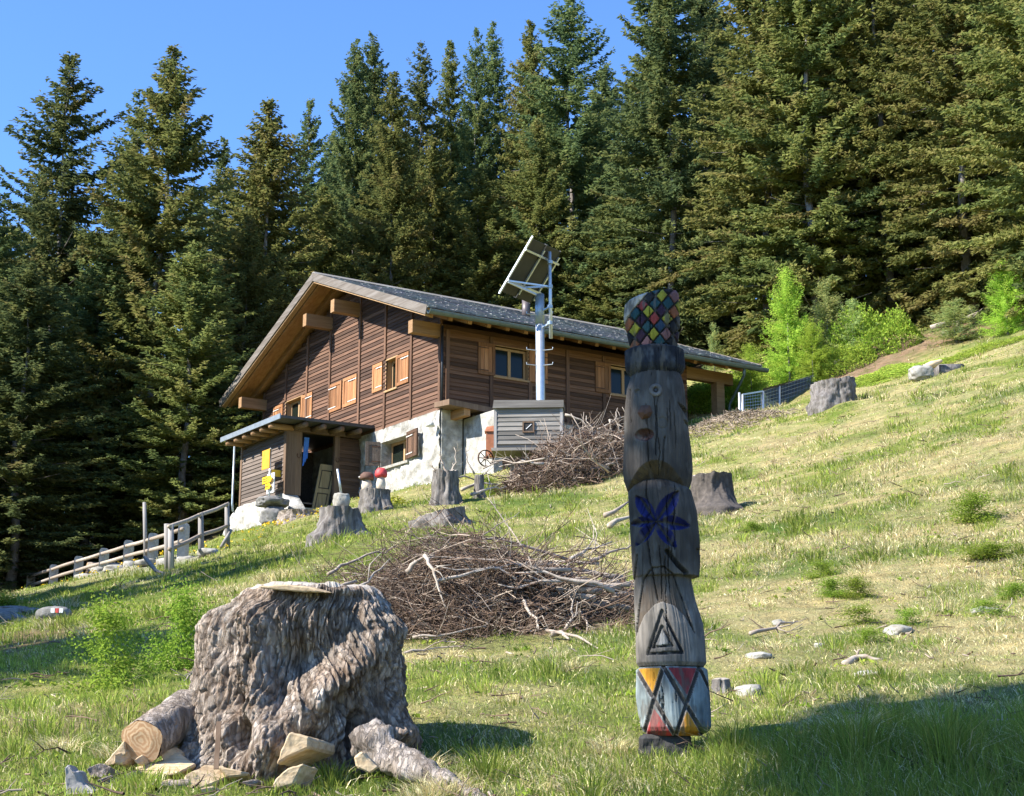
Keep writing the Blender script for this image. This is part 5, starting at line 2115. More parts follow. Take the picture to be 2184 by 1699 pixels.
# ---- far pile on the slope below the side wall
c2 = on(1250, 42)
pile2 = empty('brush_pile', c2)
tag(pile2, 'grey brushwood pile on the slope between the wooden box and the totem', 'brush pile')
e0, e1 = on(1110, 38.5), on(1345, 45)
rot = math.atan2(e1.y - e0.y, e1.x - e0.x)
mid = (e0 + e1) / 2
mound((mid.x, mid.y), 3.6, 1.4, 1.35, rot, 1500, (.5, 1.6), (.008, .02), 'far_twigs', pile2, .3, (math.cos(rot), math.sin(rot)), .8)
for k in range(26):
    q = random.random()
    b = e0.lerp(e1, q)
    b = gp(b.x + random.gauss(0, .5), b.y - .4 + random.gauss(0, .6), .2 + random.random() * .9)
    dv = Vector((random.gauss(-.6, .8), random.gauss(-.2, .5), random.gauss(.1, .35))).normalized()
    L = random.uniform(1.0, 2.4)
    branch_obj([b - dv * L / 2, b, b + dv * L / 2 + Vector((0, 0, random.uniform(-.2, .3)))], random.uniform(.02, .045), pile2, 3, k + 200)
for k, (pts, r) in enumerate([([(1205, 885, 44), (1240, 895, 44), (1262, 925, 44)], .045), ([(1262, 975, 43), (1262, 930, 43.5), (1252, 885, 44)], .04), ([(1300, 895, 44.5), (1303, 925, 44.5)], .035), ([(1320, 920, 44.5), (1312, 895, 44.5), (1318, 872, 45)], .03),
                             ([(1230, 960, 43), (1290, 932, 43.5), (1350, 912, 44)], .035), ([(1225, 1010, 41), (1247, 975, 42), (1245, 930, 43), (1240, 880, 43.6)], .03), ([(1195, 1062, 39.5), (1215, 1030, 40), (1245, 1010, 41)], .035), ([(1205, 975, 42.5), (1270, 990, 42.5), (1345, 955, 43.5)], .03),
                             ([(1275, 915, 44.4), (1300, 905, 44.6), (1335, 885, 45), (1328, 868, 45)], .028), ([(1245, 1055, 40.5), (1300, 1035, 41.5), (1345, 1015, 42)], .03), ([(1120, 1012, 40), (1140, 1030, 39.5), (1155, 1048, 39)], .04)]):
    branch_obj([at(*p) for p in pts], r, pile2, 3, k + 300)
# ---- bleached branches on the tall stump and by the corner
o = empty('branch_bundle', on(985, 39))
tag(o, 'bundle of bleached antler like branches leaning on the tall stump at the chalet corner', 'branches')
for k, (pts, r) in enumerate([([(962, 1010, 37.3), (972, 985, 37.3), (970, 955, 37.3)], .03), ([(955, 1012, 37), (945, 990, 37), (938, 970, 37)], .035), ([(1012, 1012, 39), (998, 985, 39), (995, 955, 39)], .03), ([(958, 1012, 37), (1000, 1020, 38), (1060, 1012, 39)], .035), ([(985, 1045, 38), (1020, 1030, 38.5), (1065, 1035, 39)], .05),
                             ([(1005, 1055, 37.5), (1040, 1042, 38), (1080, 1040, 38.5)], .045), ([(1030, 1000, 40), (1062, 985, 40), (1090, 975, 40.5)], .025), ([(945, 1010, 36.8), (925, 1000, 36.8), (915, 990, 36.8)], .03)]):
    branch_obj([at(*p) for p in pts], r, o, 4, k + 400)
# loose branches and poles in the grass
LB = 'bleached branch lying in the grass'
for k, (pts, r, lab) in enumerate([
    ([(1165, 1345, 11.9), (1230, 1352, 11.6), (1275, 1385, 11.2), (1350, 1382, 11.2)], .014, 'curved bleached branch in the grass just left of the totem, its end at the pole'),
    ([(1280, 1398, 11), (1310, 1388, 11.1), (1350, 1380, 11.2)], .022, 'short thick dead branch in the grass touching the totem from the left'),
    ([(1175, 1352, 11.8), (1195, 1350, 11.8), (1212, 1362, 11.6)], .03, 'stubby brown log piece below the near brush pile'),
    ([(1080, 1392, 11.2), (1120, 1408, 11), (1180, 1420, 10.8)], .009, 'thin twig in the grass between stump and totem'),
    ([(860, 1430, 10.6), (930, 1440, 10.4), (1000, 1432, 10.4)], .008, 'dark thin twig right of the great stump'),
    ([(880, 1458, 10), (900, 1462, 9.9)], .03, 'brown wood knot just right of the great stump'),
    ([(1290, 1100, 24), (1345, 1072, 24.5)], .045, 'pale pole in the grass left of the blue flower on the totem, upper of two'),
    ([(1300, 1122, 22.5), (1355, 1102, 23)], .05, 'pale pole in the grass left of the totem, lower of two'),
    ([(1215, 1195, 17.5), (1255, 1175, 18), (1300, 1155, 18.5)], .03, 'grey pole on the slope above the right end of the near brush pile'),
    ([(1800, 1420, 10.2), (1830, 1402, 10.3), (1880, 1408, 10.2)], .03, 'curved grey bark root in the dry grass at right'),
    ([(1600, 1352, 11.6), (1650, 1338, 11.8), (1700, 1322, 12)], .018, 'dark dead branch in the dry grass right of the triangle on the totem'),
    ([(1540, 1392, 10.8), (1570, 1388, 10.8), (1600, 1398, 10.6)], .008, 'thin white twig beside the flat whitish stone'),
    ([(2080, 1320, 11.7), (2120, 1308, 11.8), (2184, 1302, 11.9)], .022, 'pale root lying in the dry grass at the right edge'),
    ([(1875, 870, 42), (1920, 862, 42), (1965, 850, 42.5)], .05, 'dead branch heap on the upper meadow right of the wide stump'),
    ([(1885, 878, 41), (1930, 885, 40.5)], .05, 'dark dead stick below the branch heap on the upper meadow'),
    ([(430, 1405, 10.9), (405, 1440, 10.3), (395, 1452, 10.1)], .01, 'thin root twig left behind the great stump'),
    ([(310, 1190, 34), (370, 1225, 31)], .05, 'squared pale timber lying in the grass below the rail fence'),
    ([(1985, 700, 60), (2040, 688, 60), (2100, 668, 60)], .12, 'bleached fallen branch on the bare earth under the slope forest'),
    ([(2010, 712, 59), (2060, 690, 59.5)], .1, 'second bleached fallen branch on the bare earth, lower one'),
    ([(1780, 775, 60), (1830, 755, 61), (1880, 742, 62)], .09, 'reddish dead branch edging the lime green mats on the slope')]):
    o = branch_obj([at(*p) for p in pts], r, None, 0 if k in (2, 5, 6, 7, 16) else 4, k + 500, 'dead_branch')
    tag(o, lab, 'branch', 'branches lying about')
# ------------------------------------------------------------------ solar mast
o = empty('solar_mast', on(1152, 44.5))
tag(o, 'galvanised steel mast with tilted solar panel and thin antenna pipe before the chalet', 'solar mast')
inv = o.matrix_basis.inverted()


def part(mb, name, mat, parent, smooth=False):
    q = mb.build(name, M[mat], parent, smooth)
    top = parent
    while top.parent: top = top.parent
    q.matrix_parent_inverse = top.matrix_basis.inverted() if parent == top else Matrix()
    return q


mt, mbm = at(1151, 632, 44.5), at(1153, 862, 44.5)
b0 = on(1153, 44.5)
part(MB().tube([b0 - Vector((0, 0, .4)), mbm, mt], .135, 20), 'mast', 'galvanised', o, True)
part(MB().tube([mt - Vector((0, 0, .9)), mt + Vector((0, 0, .05))], .142, 20), 'mast_sleeve', 'steel_blue', o, True)
pipe_t, pipe_b = at(1172, 538, 44.2), at(1175, 722, 44.2)
part(MB().tube([pipe_b, pipe_b.lerp(pipe_t, .5), pipe_t], .055, 12), 'antenna_pipe', 'galvanised', o, True)
for v in (560, 612, 655, 690):
    q = at(1173, v, 44.2)
    mm = MB()
    mm.tube([q - Vector((0, 0, .05)), q + Vector((0, 0, .05))], .085, 12)
    if v > 630: mm.bar(q, (mt.x, mt.y, q.z - .08), .05)
    part(mm, 'clamp', 'steel_blue', o)
for v in (672, 748, 780):
    for s in (-1, 1):
        q = at(1151 + s * 6, v, 44.4)
        mm = MB()
        mm.tube([q, q + Vector((s * .3, -.05, .02)), q + Vector((s * .31, -.05, .09))], .014, 6)
        part(mm, 'climbing_peg', 'galvanised', o)
pc = atp(1867, 955, 44.3)
E1 = Vector((math.sin(R(35)), math.cos(R(35)), 0))
E2 = Vector((math.sin(R(125)) * math.cos(R(52)), math.cos(R(125)) * math.cos(R(52)), math.sin(R(52))))
NN = E1.cross(E2)
if NN.z < 0: NN = -NN


def pan_box(mb, s0, s1, t0, t1, n0, n1):
    p = []
    for n_ in (n0, n1):
        for s, q in ((s0, t0), (s1, t0), (s1, t1), (s0, t1)):
            p.append(pc + E1 * s + E2 * q + NN * n_)
    mb.hexa(p)


for s0, s1 in ((-.8, -.02), (.02, .8)):
    mm = MB()
    pan_box(mm, s0, s1, -.92, .92, 0, .035)
    mod = part(mm, 'solar_module', 'panel_back', o)
    mm = MB()
    pan_box(mm, s0, s0 + .03, -.94, .94, -.01, .045)
    pan_box(mm, s1 - .03, s1, -.94, .94, -.01, .045)
    part(mm, 'module_frame', 'dark_metal', mod)
for s in (-.84, 0, .82):
    mm = MB()
    pan_box(mm, s - .03, s + .03, -.8 if s > -.5 else -1.0, .75 if s > -.5 else 1.0, -.06, -.011)
    part(mm, 'rail', 'galvanised', o)
for q in (-.5, .55):
    mm = MB()
    pan_box(mm, -.9, .9, q - .03, q + .03, -.12, -.061)
    part(mm, 'rail', 'galvanised', o)
for s, q in ((-.84, -.52), (0, -.52), (.5, .5)):
    part(MB().bar(pc + E1 * s + E2 * q - NN * .1, at(1172, 612 if q < 0 else 560, 44.2), .05), 'strut', 'galvanised', o)
part(MB().bar(pc + E1 * -.84 + E2 * -.55 - NN * .1, mt, .06), 'strut', 'galvanised', o)

# ------------------------------------------------------------------ grey box below the mast
bo = at(1129, 962, 42.4)
box_ = empty('wooden_box', bo, R(-4))
tag(box_, 'grey weathered plank box with metal lid and small square hatch under the mast', 'box')
BWid, BHt = .93, 1.12
for k in range(8):
    z0 = .1 + k * .13
    MB().hexa([(-BWid, -.52, z0), (BWid, -.52, z0), (BWid, -.47, z0), (-BWid, -.47, z0), (-BWid, -.5, z0 + .135), (BWid, -.5, z0 + .135), (BWid, -.47, z0 + .135), (-BWid, -.47, z0 + .135)]).build('plank', M['grey_wood'], box_)
for s in (-1, 1):
    MB().box(s * BWid - .04, s * BWid + .04, -.53, .5, -.02, 1.14).build('side_panel', M['grey_wood_up'], box_)
MB().box(-BWid, BWid, .44, .5, 0, 1.14).build('back_panel', M['grey_wood'], box_)
MB().box(-BWid, BWid, -.46, .44, .02, .1).build('floor', M['grey_wood'], box_)
MB().hexa([(-BWid - .07, -.6, 1.12), (BWid + .07, -.6, 1.12), (BWid + .07, .56, 1.25), (-BWid - .07, .56, 1.25), (-BWid - .04, -.56, 1.36), (BWid + .07, -.58, 1.33), (BWid + .07, .56, 1.36), (-BWid - .04, .56, 1.36)]).build('lid', M['grey_wood'], box_)
MB().box(-BWid - .1, BWid + .05, -.62, .5, -.1, -.02).build('base_shelf', M['grey_wood'], box_)
fr = MB()
for q in ((-.16, -.12, .42, .74), (.13, .17, .42, .74), (-.12, .13, .42, .46), (-.12, .13, .7, .74)): fr.box(q[0], q[1], -.55, -.515, q[2], q[3])
h_ = fr.build('hatch', M['porch_wood'], box_)
MB().box(-.12, .13, -.53, -.52, .46, .7).build('hatch_panel', M['charcoal_wood'], h_)
MB().bar((-.06, -.54, .52), (.09, -.54, .66), .02, .008, (0, 1, 0)).build('hatch_mark', M['white_paint'], h_)

# ------------------------------------------------------------------ stone post fence and hand rail
posts = [(62, 64), (110, 61), (163, 57.6), (217, 54.4), (270, 51.2), (322, 48.2), (386, 44.0)]
fence = empty('rail_fence', on(217, 54.4))
tag(fence, 'rail fence of rounded granite posts with two wooden rails along the path at left', 'fence')


def fpart(mb, name, mat, root_, smooth=False):
    q = mb.build(name, M[mat], root_, smooth)
    q.matrix_parent_inverse = root_.matrix_basis.inverted()
    return q


pp = [on(u, d) for u, d in posts]
ph = [at(u, v, d).z - p.z for (u, d), v, p in zip(posts, (1222, 1205, 1187, 1170, 1153, 1138, 1116), pp)]
for p, h in zip(pp, ph):
    prof_ = [(-.16, -.3), (.16, -.3), (.16, h - .1), (.12, h - .03), (.05, h), (-.05, h), (-.12, h - .03), (-.16, h - .1)]
    mb = MB()
    mb.prism([p + Vector((x * .62, -.09 + x * .3, z)) for x, z in prof_], (.08, .18, 0))
    fpart(mb, 'stone_post', 'concrete_post', fence)
for k in range(len(pp) - 1):
    for f in (.55, .2):
        a, b = pp[k] + Vector((0, -.12, ph[k] - f)), pp[k + 1] + Vector((0, -.12, ph[k + 1] - f))
        fpart(MB().tube([a - (b - a) * .03, a.lerp(b, .5) + Vector((0, 0, random.uniform(-.02, .02))), b + (b - a) * .03], [.06, .065, .06], 8), 'rail', 'dead_branch', fence, True)
hand = empty('hand_rail', on(430, 41))
tag(hand, 'grey round wood handrail climbing to the porch footing', 'fence')
hp_ = [(366, 1205, 1120, 39), (358, 1202, 1118, 39.4), (430, 1182, 1096, 41.2), (486, 1148, 1074, 45.4)]
tops = []
for u, v0, v1, d in hp_:
    g0, t0 = on(u, d, -.2), at(u - 2, v1, d)
    fpart(MB().tube([g0, t0], [.085, .075], 9), 'post', 'grey_wood_up', hand, True)
    tops.append((on(u, d), t0))
for a, b in ((0, 2), (2, 3)):
    for f in (.98, .5):
        A_, B_ = tops[a][0].lerp(tops[a][1], f), tops[b][0].lerp(tops[b][1], f)
        fpart(MB().tube([A_ - (B_ - A_) * .06, A_.lerp(B_, .55) + Vector((0, 0, -.03)), B_ + (B_ - A_) * .05], [.055, .06, .055], 8), 'rail', 'dead_branch', hand, True)
fpart(MB().tube([tops[3][0] + Vector((-.15, -.3, 0)), tops[3][0] + Vector((.08, 0, .55))], .05, 8), 'brace', 'grey_wood_up', hand, True)
m = MB()
m.tube([on(312, 48.6, -.2), at(308, 1072, 48.6)], [.07, .06], 9)
tag(m.build('wooden_post', M['grey_wood_up'], None, True), 'single tall bare pole standing beside the rail fence', 'post')
# felled logs on the forest floor
for k, (u, d, L, lab) in enumerate([(98, 72, 2.2, 'felled log with orange sawn end behind the rail fence'), (135, 71, 1.6, 'second felled log lying right of the orange ended one'), (200, 63, 2.4, 'grey log lying behind the middle of the rail fence')]):
    b = on(u, d, .35)
    o = empty('felled_log', b)
    tag(o, lab, 'log', 'felled logs at the forest edge')
    MB().tube([(-.2, -.3, 0), (L * .5, .1, .02), (L, .5, .05)], .3, 14).build('bark', M['bark'], o, True)
    mm = MB()
    mm.tube([(-.2, -.3, 0), (-.215, -.307, 0)], [.29, .29], 14)
    mm.build('sawn_end', M['log_end'], o)

# ------------------------------------------------------------------ sign post by the porch
so = hw(-3.55, 6.35, -2.5)
sg = empty('trail_signpost', so, math.pi / 2 - HYAW)
tag(sg, 'yellow hiking trail signs on a short post at the porch corner', 'signpost')
MB().tube([(0, 0, -1.0), (0, 0, 1.75)], .035, 10).build('post', M['galvanised'], sg, True)
MB().box(-.06, -.03, -.05, .62, 1.0, 1.72).build('sign_board', M['yellow_back'], sg)
arrow = [(-.09, -.5, .72), (-.09, .15, .72), (-.09, .28, .82), (-.09, .15, .92), (-.09, -.5, .92)]
ar = MB().prism([(-.07, .5, .45), (-.07, -.2, .45), (-.07, -.34, .57), (-.07, -.2, .7), (-.07, .5, .7)], (.02, 0, 0)).build('arrow_sign', M['yellow_sign'], sg)
MB().prism([(.05, -.04, .7), (.42, -.04, .7), (.5, -.04, .82), (.42, -.04, .95), (.05, -.04, .95)], (0, .02, 0)).build('arrow_sign', M['yellow_sign'], sg)
MB().prism([(-.07, .22, .2), (-.07, -.12, .2), (-.07, -.24, .3), (-.07, -.12, .42), (-.07, .22, .42)], (.02, 0, 0)).build('arrow_sign', M['yellow_sign'], sg)
for k, (y0, y1) in enumerate(((.05, .45), (-.1, .3))):
    for z in ((.52, .6) if k == 0 else (.3,)):
        MB().box(-.076, -.072, y0, y1, z, z + .025).build('lettering', M['black_paint'], ar)
wb = MB().box(-.1, -.07, -.12, .5, -.62, .12)
o = wb.build('notice_board', M['white_paint'], None, False, hw(-3.42, 6.15, -1.82))
o.rotation_euler = (0, 0, math.pi / 2 - HYAW)
tag(o, 'blank white notice panel on the porch corner below the yellow signs', 'notice')
# blue cloth and white bag at the doorway
m = MB()
for k in range(5):
    m.hexa([(-2.48 + k * .035, PB - .12 - .03 * (k % 2), -.35 - 1.05 + .07 * k), (-2.45 + k * .035, PB - .12 - .03 * ((k + 1) % 2), -1.38 + .07 * k), (-2.45 + k * .035, PB - .09, -1.38 + .07 * k), (-2.48 + k * .035, PB - .09, -1.4 + .07 * k),
            (-2.44 + k * .04, PB - .12, -.3), (-2.4 + k * .04, PB - .12, -.3), (-2.4 + k * .04, PB - .1, -.3), (-2.44 + k * .04, PB - .1, -.3)])
o = m.build('flag_cloth', M['blue_cloth'], None, False, HO)
o.rotation_euler = (0, 0, math.pi / 2 - HYAW)
tag(o, 'folded blue flag cloth hanging in the porch doorway', 'flag')
# ------------------------------------------------------------------ mushrooms, stone with stick, tools
def mushroom(base, r, h, cap, label):
    o = empty('carved_mushroom', base)
    tag(o, label, 'carving')
    MB().tube([(0, 0, -.05), (0, 0, h * .25), (0, 0, h * .6)], [r * .72, r * .8, r * .5], 16).build('stem', M['pale_cut'], o, True)
    prof_ = [(0.02, h * .55), (r * .95, h * .56), (r * 1.05, h * .68), (r * .95, h * .85), (r * .6, h * .98), (.02, h)]
    mb = MB()
    mb.tube([(0, 0, z) for _, z in prof_], [q for q, _ in prof_], 18)
    mb.build('cap', M[cap], o, True)


tp = stump_b.location + Vector((0, 0, .5))
mushroom(tp + Vector((.14, -.1, 0)), .15, .52, 'red_paint', 'carved mushroom with red cap standing on the stump by the porch')
mushroom(tp + Vector((-.22, .05, 0)), .17, .44, 'brown_cap', 'carved mushroom with brown cap standing on the stump by the porch')
tp = stump_a.location + Vector((.02, 0, .52))
rock('stone', tp + Vector((0, 0, .12)), (.15, .13, .18), 77, 'pale_stone', 'upright yellowish stone set on the weathered stump before the porch', 'stone', None, .5)
m = MB()
m.tube([tp + Vector((.0, -.05, .25)), tp + Vector((-.08, -.05, .72))], .022, 8)
tag(m.build('metal_rod', M['galvanised'], None, True), 'short pale rod sticking up from the yellowish stone', 'rod')
m = MB()
q = on(772, 44)
m.tube([q - Vector((0, 0, .2)), q + Vector((0, 0, 1.15))], .02, 6)
m.tube([q + Vector((-.12, 0, 1.12)), q + Vector((.1, 0, 1.18))], .035, 6)
tag(m.build('long_hammer', M['grey_wood_up'], None, True), 'long handled hammer standing between porch wall and mushroom stump', 'tool')
# spoked wheel
wo = empty('spoked_wheel', at(1036, 978, 44), R(25))
tag(wo, 'small rusty spoked wheel hanging beside the chalet corner', 'wheel')
MB().tube([(.24 * math.cos(a), 0, .24 * math.sin(a)) for a in np.linspace(0, 2 * math.pi, 25)], .022, 6, False).build('rim', M['rusty'], wo, True)
MB().tube([(0, -.06, 0), (0, .06, 0)], .06, 10).build('hub', M['rusty'], wo, True)
for k in range(8):
    a = k * math.pi / 4
    MB().tube([(0, 0, 0), (.24 * math.cos(a), 0, .24 * math.sin(a))], .014, 5).build('spoke', M['rusty'], wo)
m = MB()
m.box(-.22, .22, -.18, .18, 0, .75)
m.hexa([(-.26, -.22, .75), (.26, -.22, .75), (.26, .22, .75), (-.26, .22, .75), (-.2, -.16, .9), (.1, -.16, .95), (.1, .16, .95), (-.2, .16, .9)])
o = m.build('terracotta_pot', M['terracotta'], None, False, at(1052, 975, 45.5))
tag(o, 'orange brown clay chimney pot beside the left end of the grey box', 'pot')
# ------------------------------------------------------------------ wire enclosure behind the ridge
ke = empty('wire_enclosure', at(1660, 880, 58))
tag(ke, 'galvanised wire mesh enclosure with small gate on the slope behind the carport', 'enclosure')
cols = [(1577, 838, 890, 56.5), (1584, 842, 890, 56.5), (1627, 835, 892, 57), (1662, 824, 890, 58), (1735, 800, 872, 60), (1765, 798, 860, 61)]
kp = [(at(u, v1, d) - Vector((0, 0, .6)), at(u, v0, d)) for u, v0, v1, d in cols]
for a, b in kp:
    fpart(MB().tube([a, b], .05, 8), 'post', 'galvanised', ke, True)
fpart(MB().bar(kp[1][1], kp[2][1], .06), 'gate_bar', 'galvanised', ke)
for (a, b) in ((1, 2), (2, 3), (3, 4), (4, 5)):
    mm = MB()
    nW = 14
    for k in range(nW):
        f = k / (nW - 1)
        mm.bar(kp[a][0].lerp(kp[a][1], f), kp[b][0].lerp(kp[b][1], f), .016)
    nv = int((kp[b][1] - kp[a][1]).length / .12)
    for k in range(1, nv):
        f = k / nv
        mm.bar(kp[a][0].lerp(kp[b][0], f), kp[a][1].lerp(kp[b][1], f), .008)
    q = fpart(mm, 'wire_mesh', 'steel_blue', ke)
    q['kind'] = 'stuff'
fpart(MB().hexa([kp[2][1] + Vector((0, 0, .02)), kp[5][1] + Vector((0, 0, .02)), kp[5][1] + Vector((.6, 2.0, .05)), kp[2][1] + Vector((.6, 2.0, .05)), kp[2][1] + Vector((0, 0, .1)), kp[5][1] + Vector((0, 0, .1)), kp[5][1] + Vector((.6, 2.0, .15)), kp[2][1] + Vector((.6, 2.0, .15))]), 'cover', 'dark_metal', ke)
# boulders and log on the ridge at right
rock('boulder', at(1966, 798, 46), (.38, .3, .24), 91, 'pale_stone', 'whitish boulder on the ridge at right below the orange log', 'boulder')
o = empty('log', at(2030, 792, 46.3))
tag(o, 'grey sawn log piece lying on the ridge right of the whitish boulder', 'log')
MB().tube([(-.45, 0, -.02), (.4, .25, .06)], [.24, .23], 16).build('bark', M['old_stump'], o, True)
o = root('split_log', [at(1970, 785, 46), at(1990, 778, 46), at(2008, 770, 46.1)], [.1, .11, .06], None, M['fresh_wood'], 10, 5, .3, 12)
tag(o, 'orange split log lying on top of the whitish boulder', 'log')
# wood chips heap beside the carport
n = 1500
cc = on(1560, 52.5)
x = cc.x + rng.normal(size=n) * 1.0
y = cc.y + rng.normal(size=n) * .9
hh = .5 * np.exp(-((x - cc.x) / 1.5) ** 2 - ((y - cc.y) / 1.1) ** 2)
z = ground(x, y) + hh
P = np.stack([x, y, z], 1)
D = rng.normal(size=(n, 3)) * np.array((1, 1, .35))
me = twig_mass('chips', P, D, rng.uniform(.08, .25, n), rng.uniform(.01, .025, n), 2, .1, 4, np.array((.34, .27, .2))[None] * (.45 + .8 * rng.random(n))[:, None], 0)
o = link('wood_chips', me, M['twig_mass'])
tag(o, 'heap of pale wood chips and split offcuts beside the carport post', 'wood chips', kind='stuff')

# ------------------------------------------------------------------ young spruces, seedlings, mats
YV = []
for i, (H, RB, nb, pal, sp_, dn, per_) in enumerate([(3.4, 1.0, 190, PALY, .13, .06, 8), (.55, .26, 38, PALY, .058, .016, 5), (.5, .3, 62, PALY, .055, .018, 5), (3.0, .7, 130, PALB * 1.5, .16, .08, 7)]):
    YV.append((spruce_mesh('young_crown_%d' % i, H, RB, nb, pal * (1.5 if H > 1 else 1.0), .5 if i != 2 else .2, sp_, dn, .12, z0=.04, gold=.5, per=per_, wfac=.3 if H < 1 else .17), trunk_mesh('young_trunk_%d' % i, H, H * .018, .02, 0), H, RB))
YG = 'young spruces'
for u, v, d, rr, vi, lab in [
    (1685, 575, 61, 1.05, 0, 'bright green young spruce behind the carport roof end'), (1768, 600, 62, .85, 3, 'slender bluish young spruce right of the bright green one'), (1822, 640, 61, .7, 3, 'small dark young spruce above the lime green mat'),
    (1525, 690, 67, .4, 3, 'thin little spruce sapling showing above the carport roof'), (1604, 735, 60, .75, 0, 'broad bright young spruce low behind the roof edge'), (2150, 560, 56, .9, 0, 'bright sapling among the slope trees at the right edge'),
    (2040, 640, 58, 1.0, 3, 'small green spruce under the slope forest near the right edge'), (1735, 690, 60, .8, 0, 'low bright spruce between the two young spruces'),
    (225, 1292, 10.3, .2, 1, 'small fresh green spruce seedling left of the great stump, the open one'), (378, 1272, 11.2, .2, 2, 'dense fresh green spruce bush directly left of the great stump'), (305, 1410, 10.6, .09, 1, 'low green seedling between the two fresh green spruces'),
    (2085, 1055, 17.3, .26, 2, 'bushy green seedling in the upper dry meadow at right'), (2120, 1160, 14.6, .3, 2, 'wide low green seedling near the right edge'), (1750, 1195, 14.9, .16, 1, 'small light green seedling right of the totem flower'),
    (1775, 1232, 13.4, .14, 2, 'left of the twin olive seedlings in the dry grass'), (1822, 1232, 13.3, .14, 2, 'right of the twin olive seedlings in the dry grass'), (1945, 1312, 11.5, .13, 1, 'tiny seedling above the broad cream stone'), (1840, 1290, 11.8, .16, 1, 'yellow green seedling left of the broad cream stone'),
    (2110, 1320, 11.5, .14, 1, 'tiny seedling by the pale root at the right edge'), (1860, 1350, 10.9, .14, 1, 'tiny seedling against the broad cream stone'), (2170, 1262, 12.4, .14, 2, 'seedling cut by the right edge of the picture'), (1600, 1130, 20, .16, 2, 'small seedling in the green grass right of the flower'),
    (1040, 1015, 39, .28, 1, 'bright little seedling between the branches by the chalet corner'), (10, 1270, 27, .5, 2, 'bright green shrub at the left edge above the stone heap')]:
    b = on(u, d)
    H = at(u, v, d).z - b.z
    plant_tree(YV[vi], b - Vector((0, 0, .02)), max(H, .12), rr, u * .37, lab, YG, 'young_spruce')


def mat_mesh(name, n, rx, ry, h, pal, L, seed=0):
    a = rng.random(n) * 2 * math.pi
    q = np.sqrt(rng.random(n))
    x, y = rx * q * np.cos(a), ry * q * np.sin(a)
    z = h * np.clip(1 - q ** 2, 0, 1) ** .6 * (.5 + .5 * rng.random(n)) * (1 + .55 * vnoise(x * 1.8, y * 1.8, 0, seed) + .3 * vnoise(x * 5, y * 5, 0, seed + 1))
    D = np.stack([x / rx * .6 + rng.normal(size=n) * .9, y / ry * .6 + rng.normal(size=n) * .9 - .3, .1 + .5 * rng.random(n)], 1)
    V, T = sprays(np.stack([x, y, z], 1), D, L * rng.uniform(.6, 1.3, n), L * .4 * rng.uniform(.7, 1.2, n))
    me = mesh_np(name, V, None, T)
    ci = rng.integers(0, 5, n)
    vcol(me, np.repeat(pal[ci] * (.75 + .5 * rng.random(n))[:, None], 4, 0))
    me.materials.append(M['leafage'])
    return me


MATS = [mat_mesh('mat_a', 9000, 2.2, 1.6, .75, PALY * 1.4, .11, 3), mat_mesh('mat_b', 6500, 1.6, 1.3, .5, PALY * 1.4, .1, 5)]
for k, (u, d, sx, sy, sz, lab) in enumerate([
    (1862, 61.5, 1.0, 1.0, 2.1, 'tall lime green shrub mat right of the young spruces'), (1800, 60.5, .9, 1, 1.4, 'lime green shrub mat at the foot of the slender young spruce'), (1900, 55, 1.2, .8, .35, 'long lime green mat below the bare earth'), (1990, 53.5, 1.4, .8, .35, 'long lime green mat right of the log on the ridge'),
    (2075, 52.5, 1.2, .7, .3, 'low lime green mat below the fallen white branches'), (1840, 55.5, 1.0, .8, .4, 'lime green mat just above the wide ridge stump'), (1590, 63, 1.3, 1, 1.0, 'lime green mat sloping behind the carport roof end'), (1650, 64, 1.2, 1, 1.1, 'lime green mat behind the bright green young spruce'),
    (1535, 62, 1.2, 1, 1.1, 'bright shrub seen below the carport roof'), (1500, 64, 1.2, 1, 1.0, 'bright shrub left of the carport post'), (1560, 62, .8, .8, 1.0, 'bright shrub right of the carport post'), (1720, 64, .9, .9, .9, 'lime green mat above the wire enclosure')]):
    o = link('shrub', MATS[k % 2], None, None, on(u, d, -.05))
    o.scale = (sx, sy, sz)
    px_, py_ = o.location.x, o.location.y
    nrm = Vector((-(G(px_ + 1, py_) - G(px_ - 1, py_)) / 2, -(G(px_, py_ + 1) - G(px_, py_ - 1)) / 2, 1)).normalized()
    o.rotation_euler = (nrm.to_track_quat('Z', 'Y').to_matrix() @ Matrix.Rotation(k * 1.1, 3, 'Z')).to_euler()
    tag(o, lab, 'shrub', 'lime green shrubs on the slope')
me = mat_mesh('spurge', 900, .9, .5, .35, PALY * np.array((1.5, 1.15, .8)), .1, 8)
o = link('shrub', me, None, None, on(845, 42, 0))
tag(o, 'yellow green flowering plant at the foot of the whitewashed wall', 'shrub')
# yellow flowers
n = 260
k = rng.integers(0, 3, n)
cxs = np.array([on(262, 50.5)[:2], on(560, 46)[:2], on(610, 50)[:2]])[k]
x = cxs[:, 0] + rng.normal(size=n) * np.array([1.5, 1.6, 1.4])[k]
y = cxs[:, 1] + rng.normal(size=n) * np.array([.6, .7, .7])[k]
z = ground(x, y) + rng.uniform(.05, .16, n)
V, T = sprays(np.repeat(np.stack([x, y, z], 1), 4, 0), rng.normal(size=(n * 4, 3)) * np.array((1, 1, .4)) + np.array((0, 0, .3)), np.full(n * 4, .05), np.full(n * 4, .05))
o = link('dandelions', mesh_np('dandelions', V, None, T), M['flower_yellow'])
tag(o, 'yellow dandelions scattered in the grass below fence and porch', 'flowers', kind='stuff')

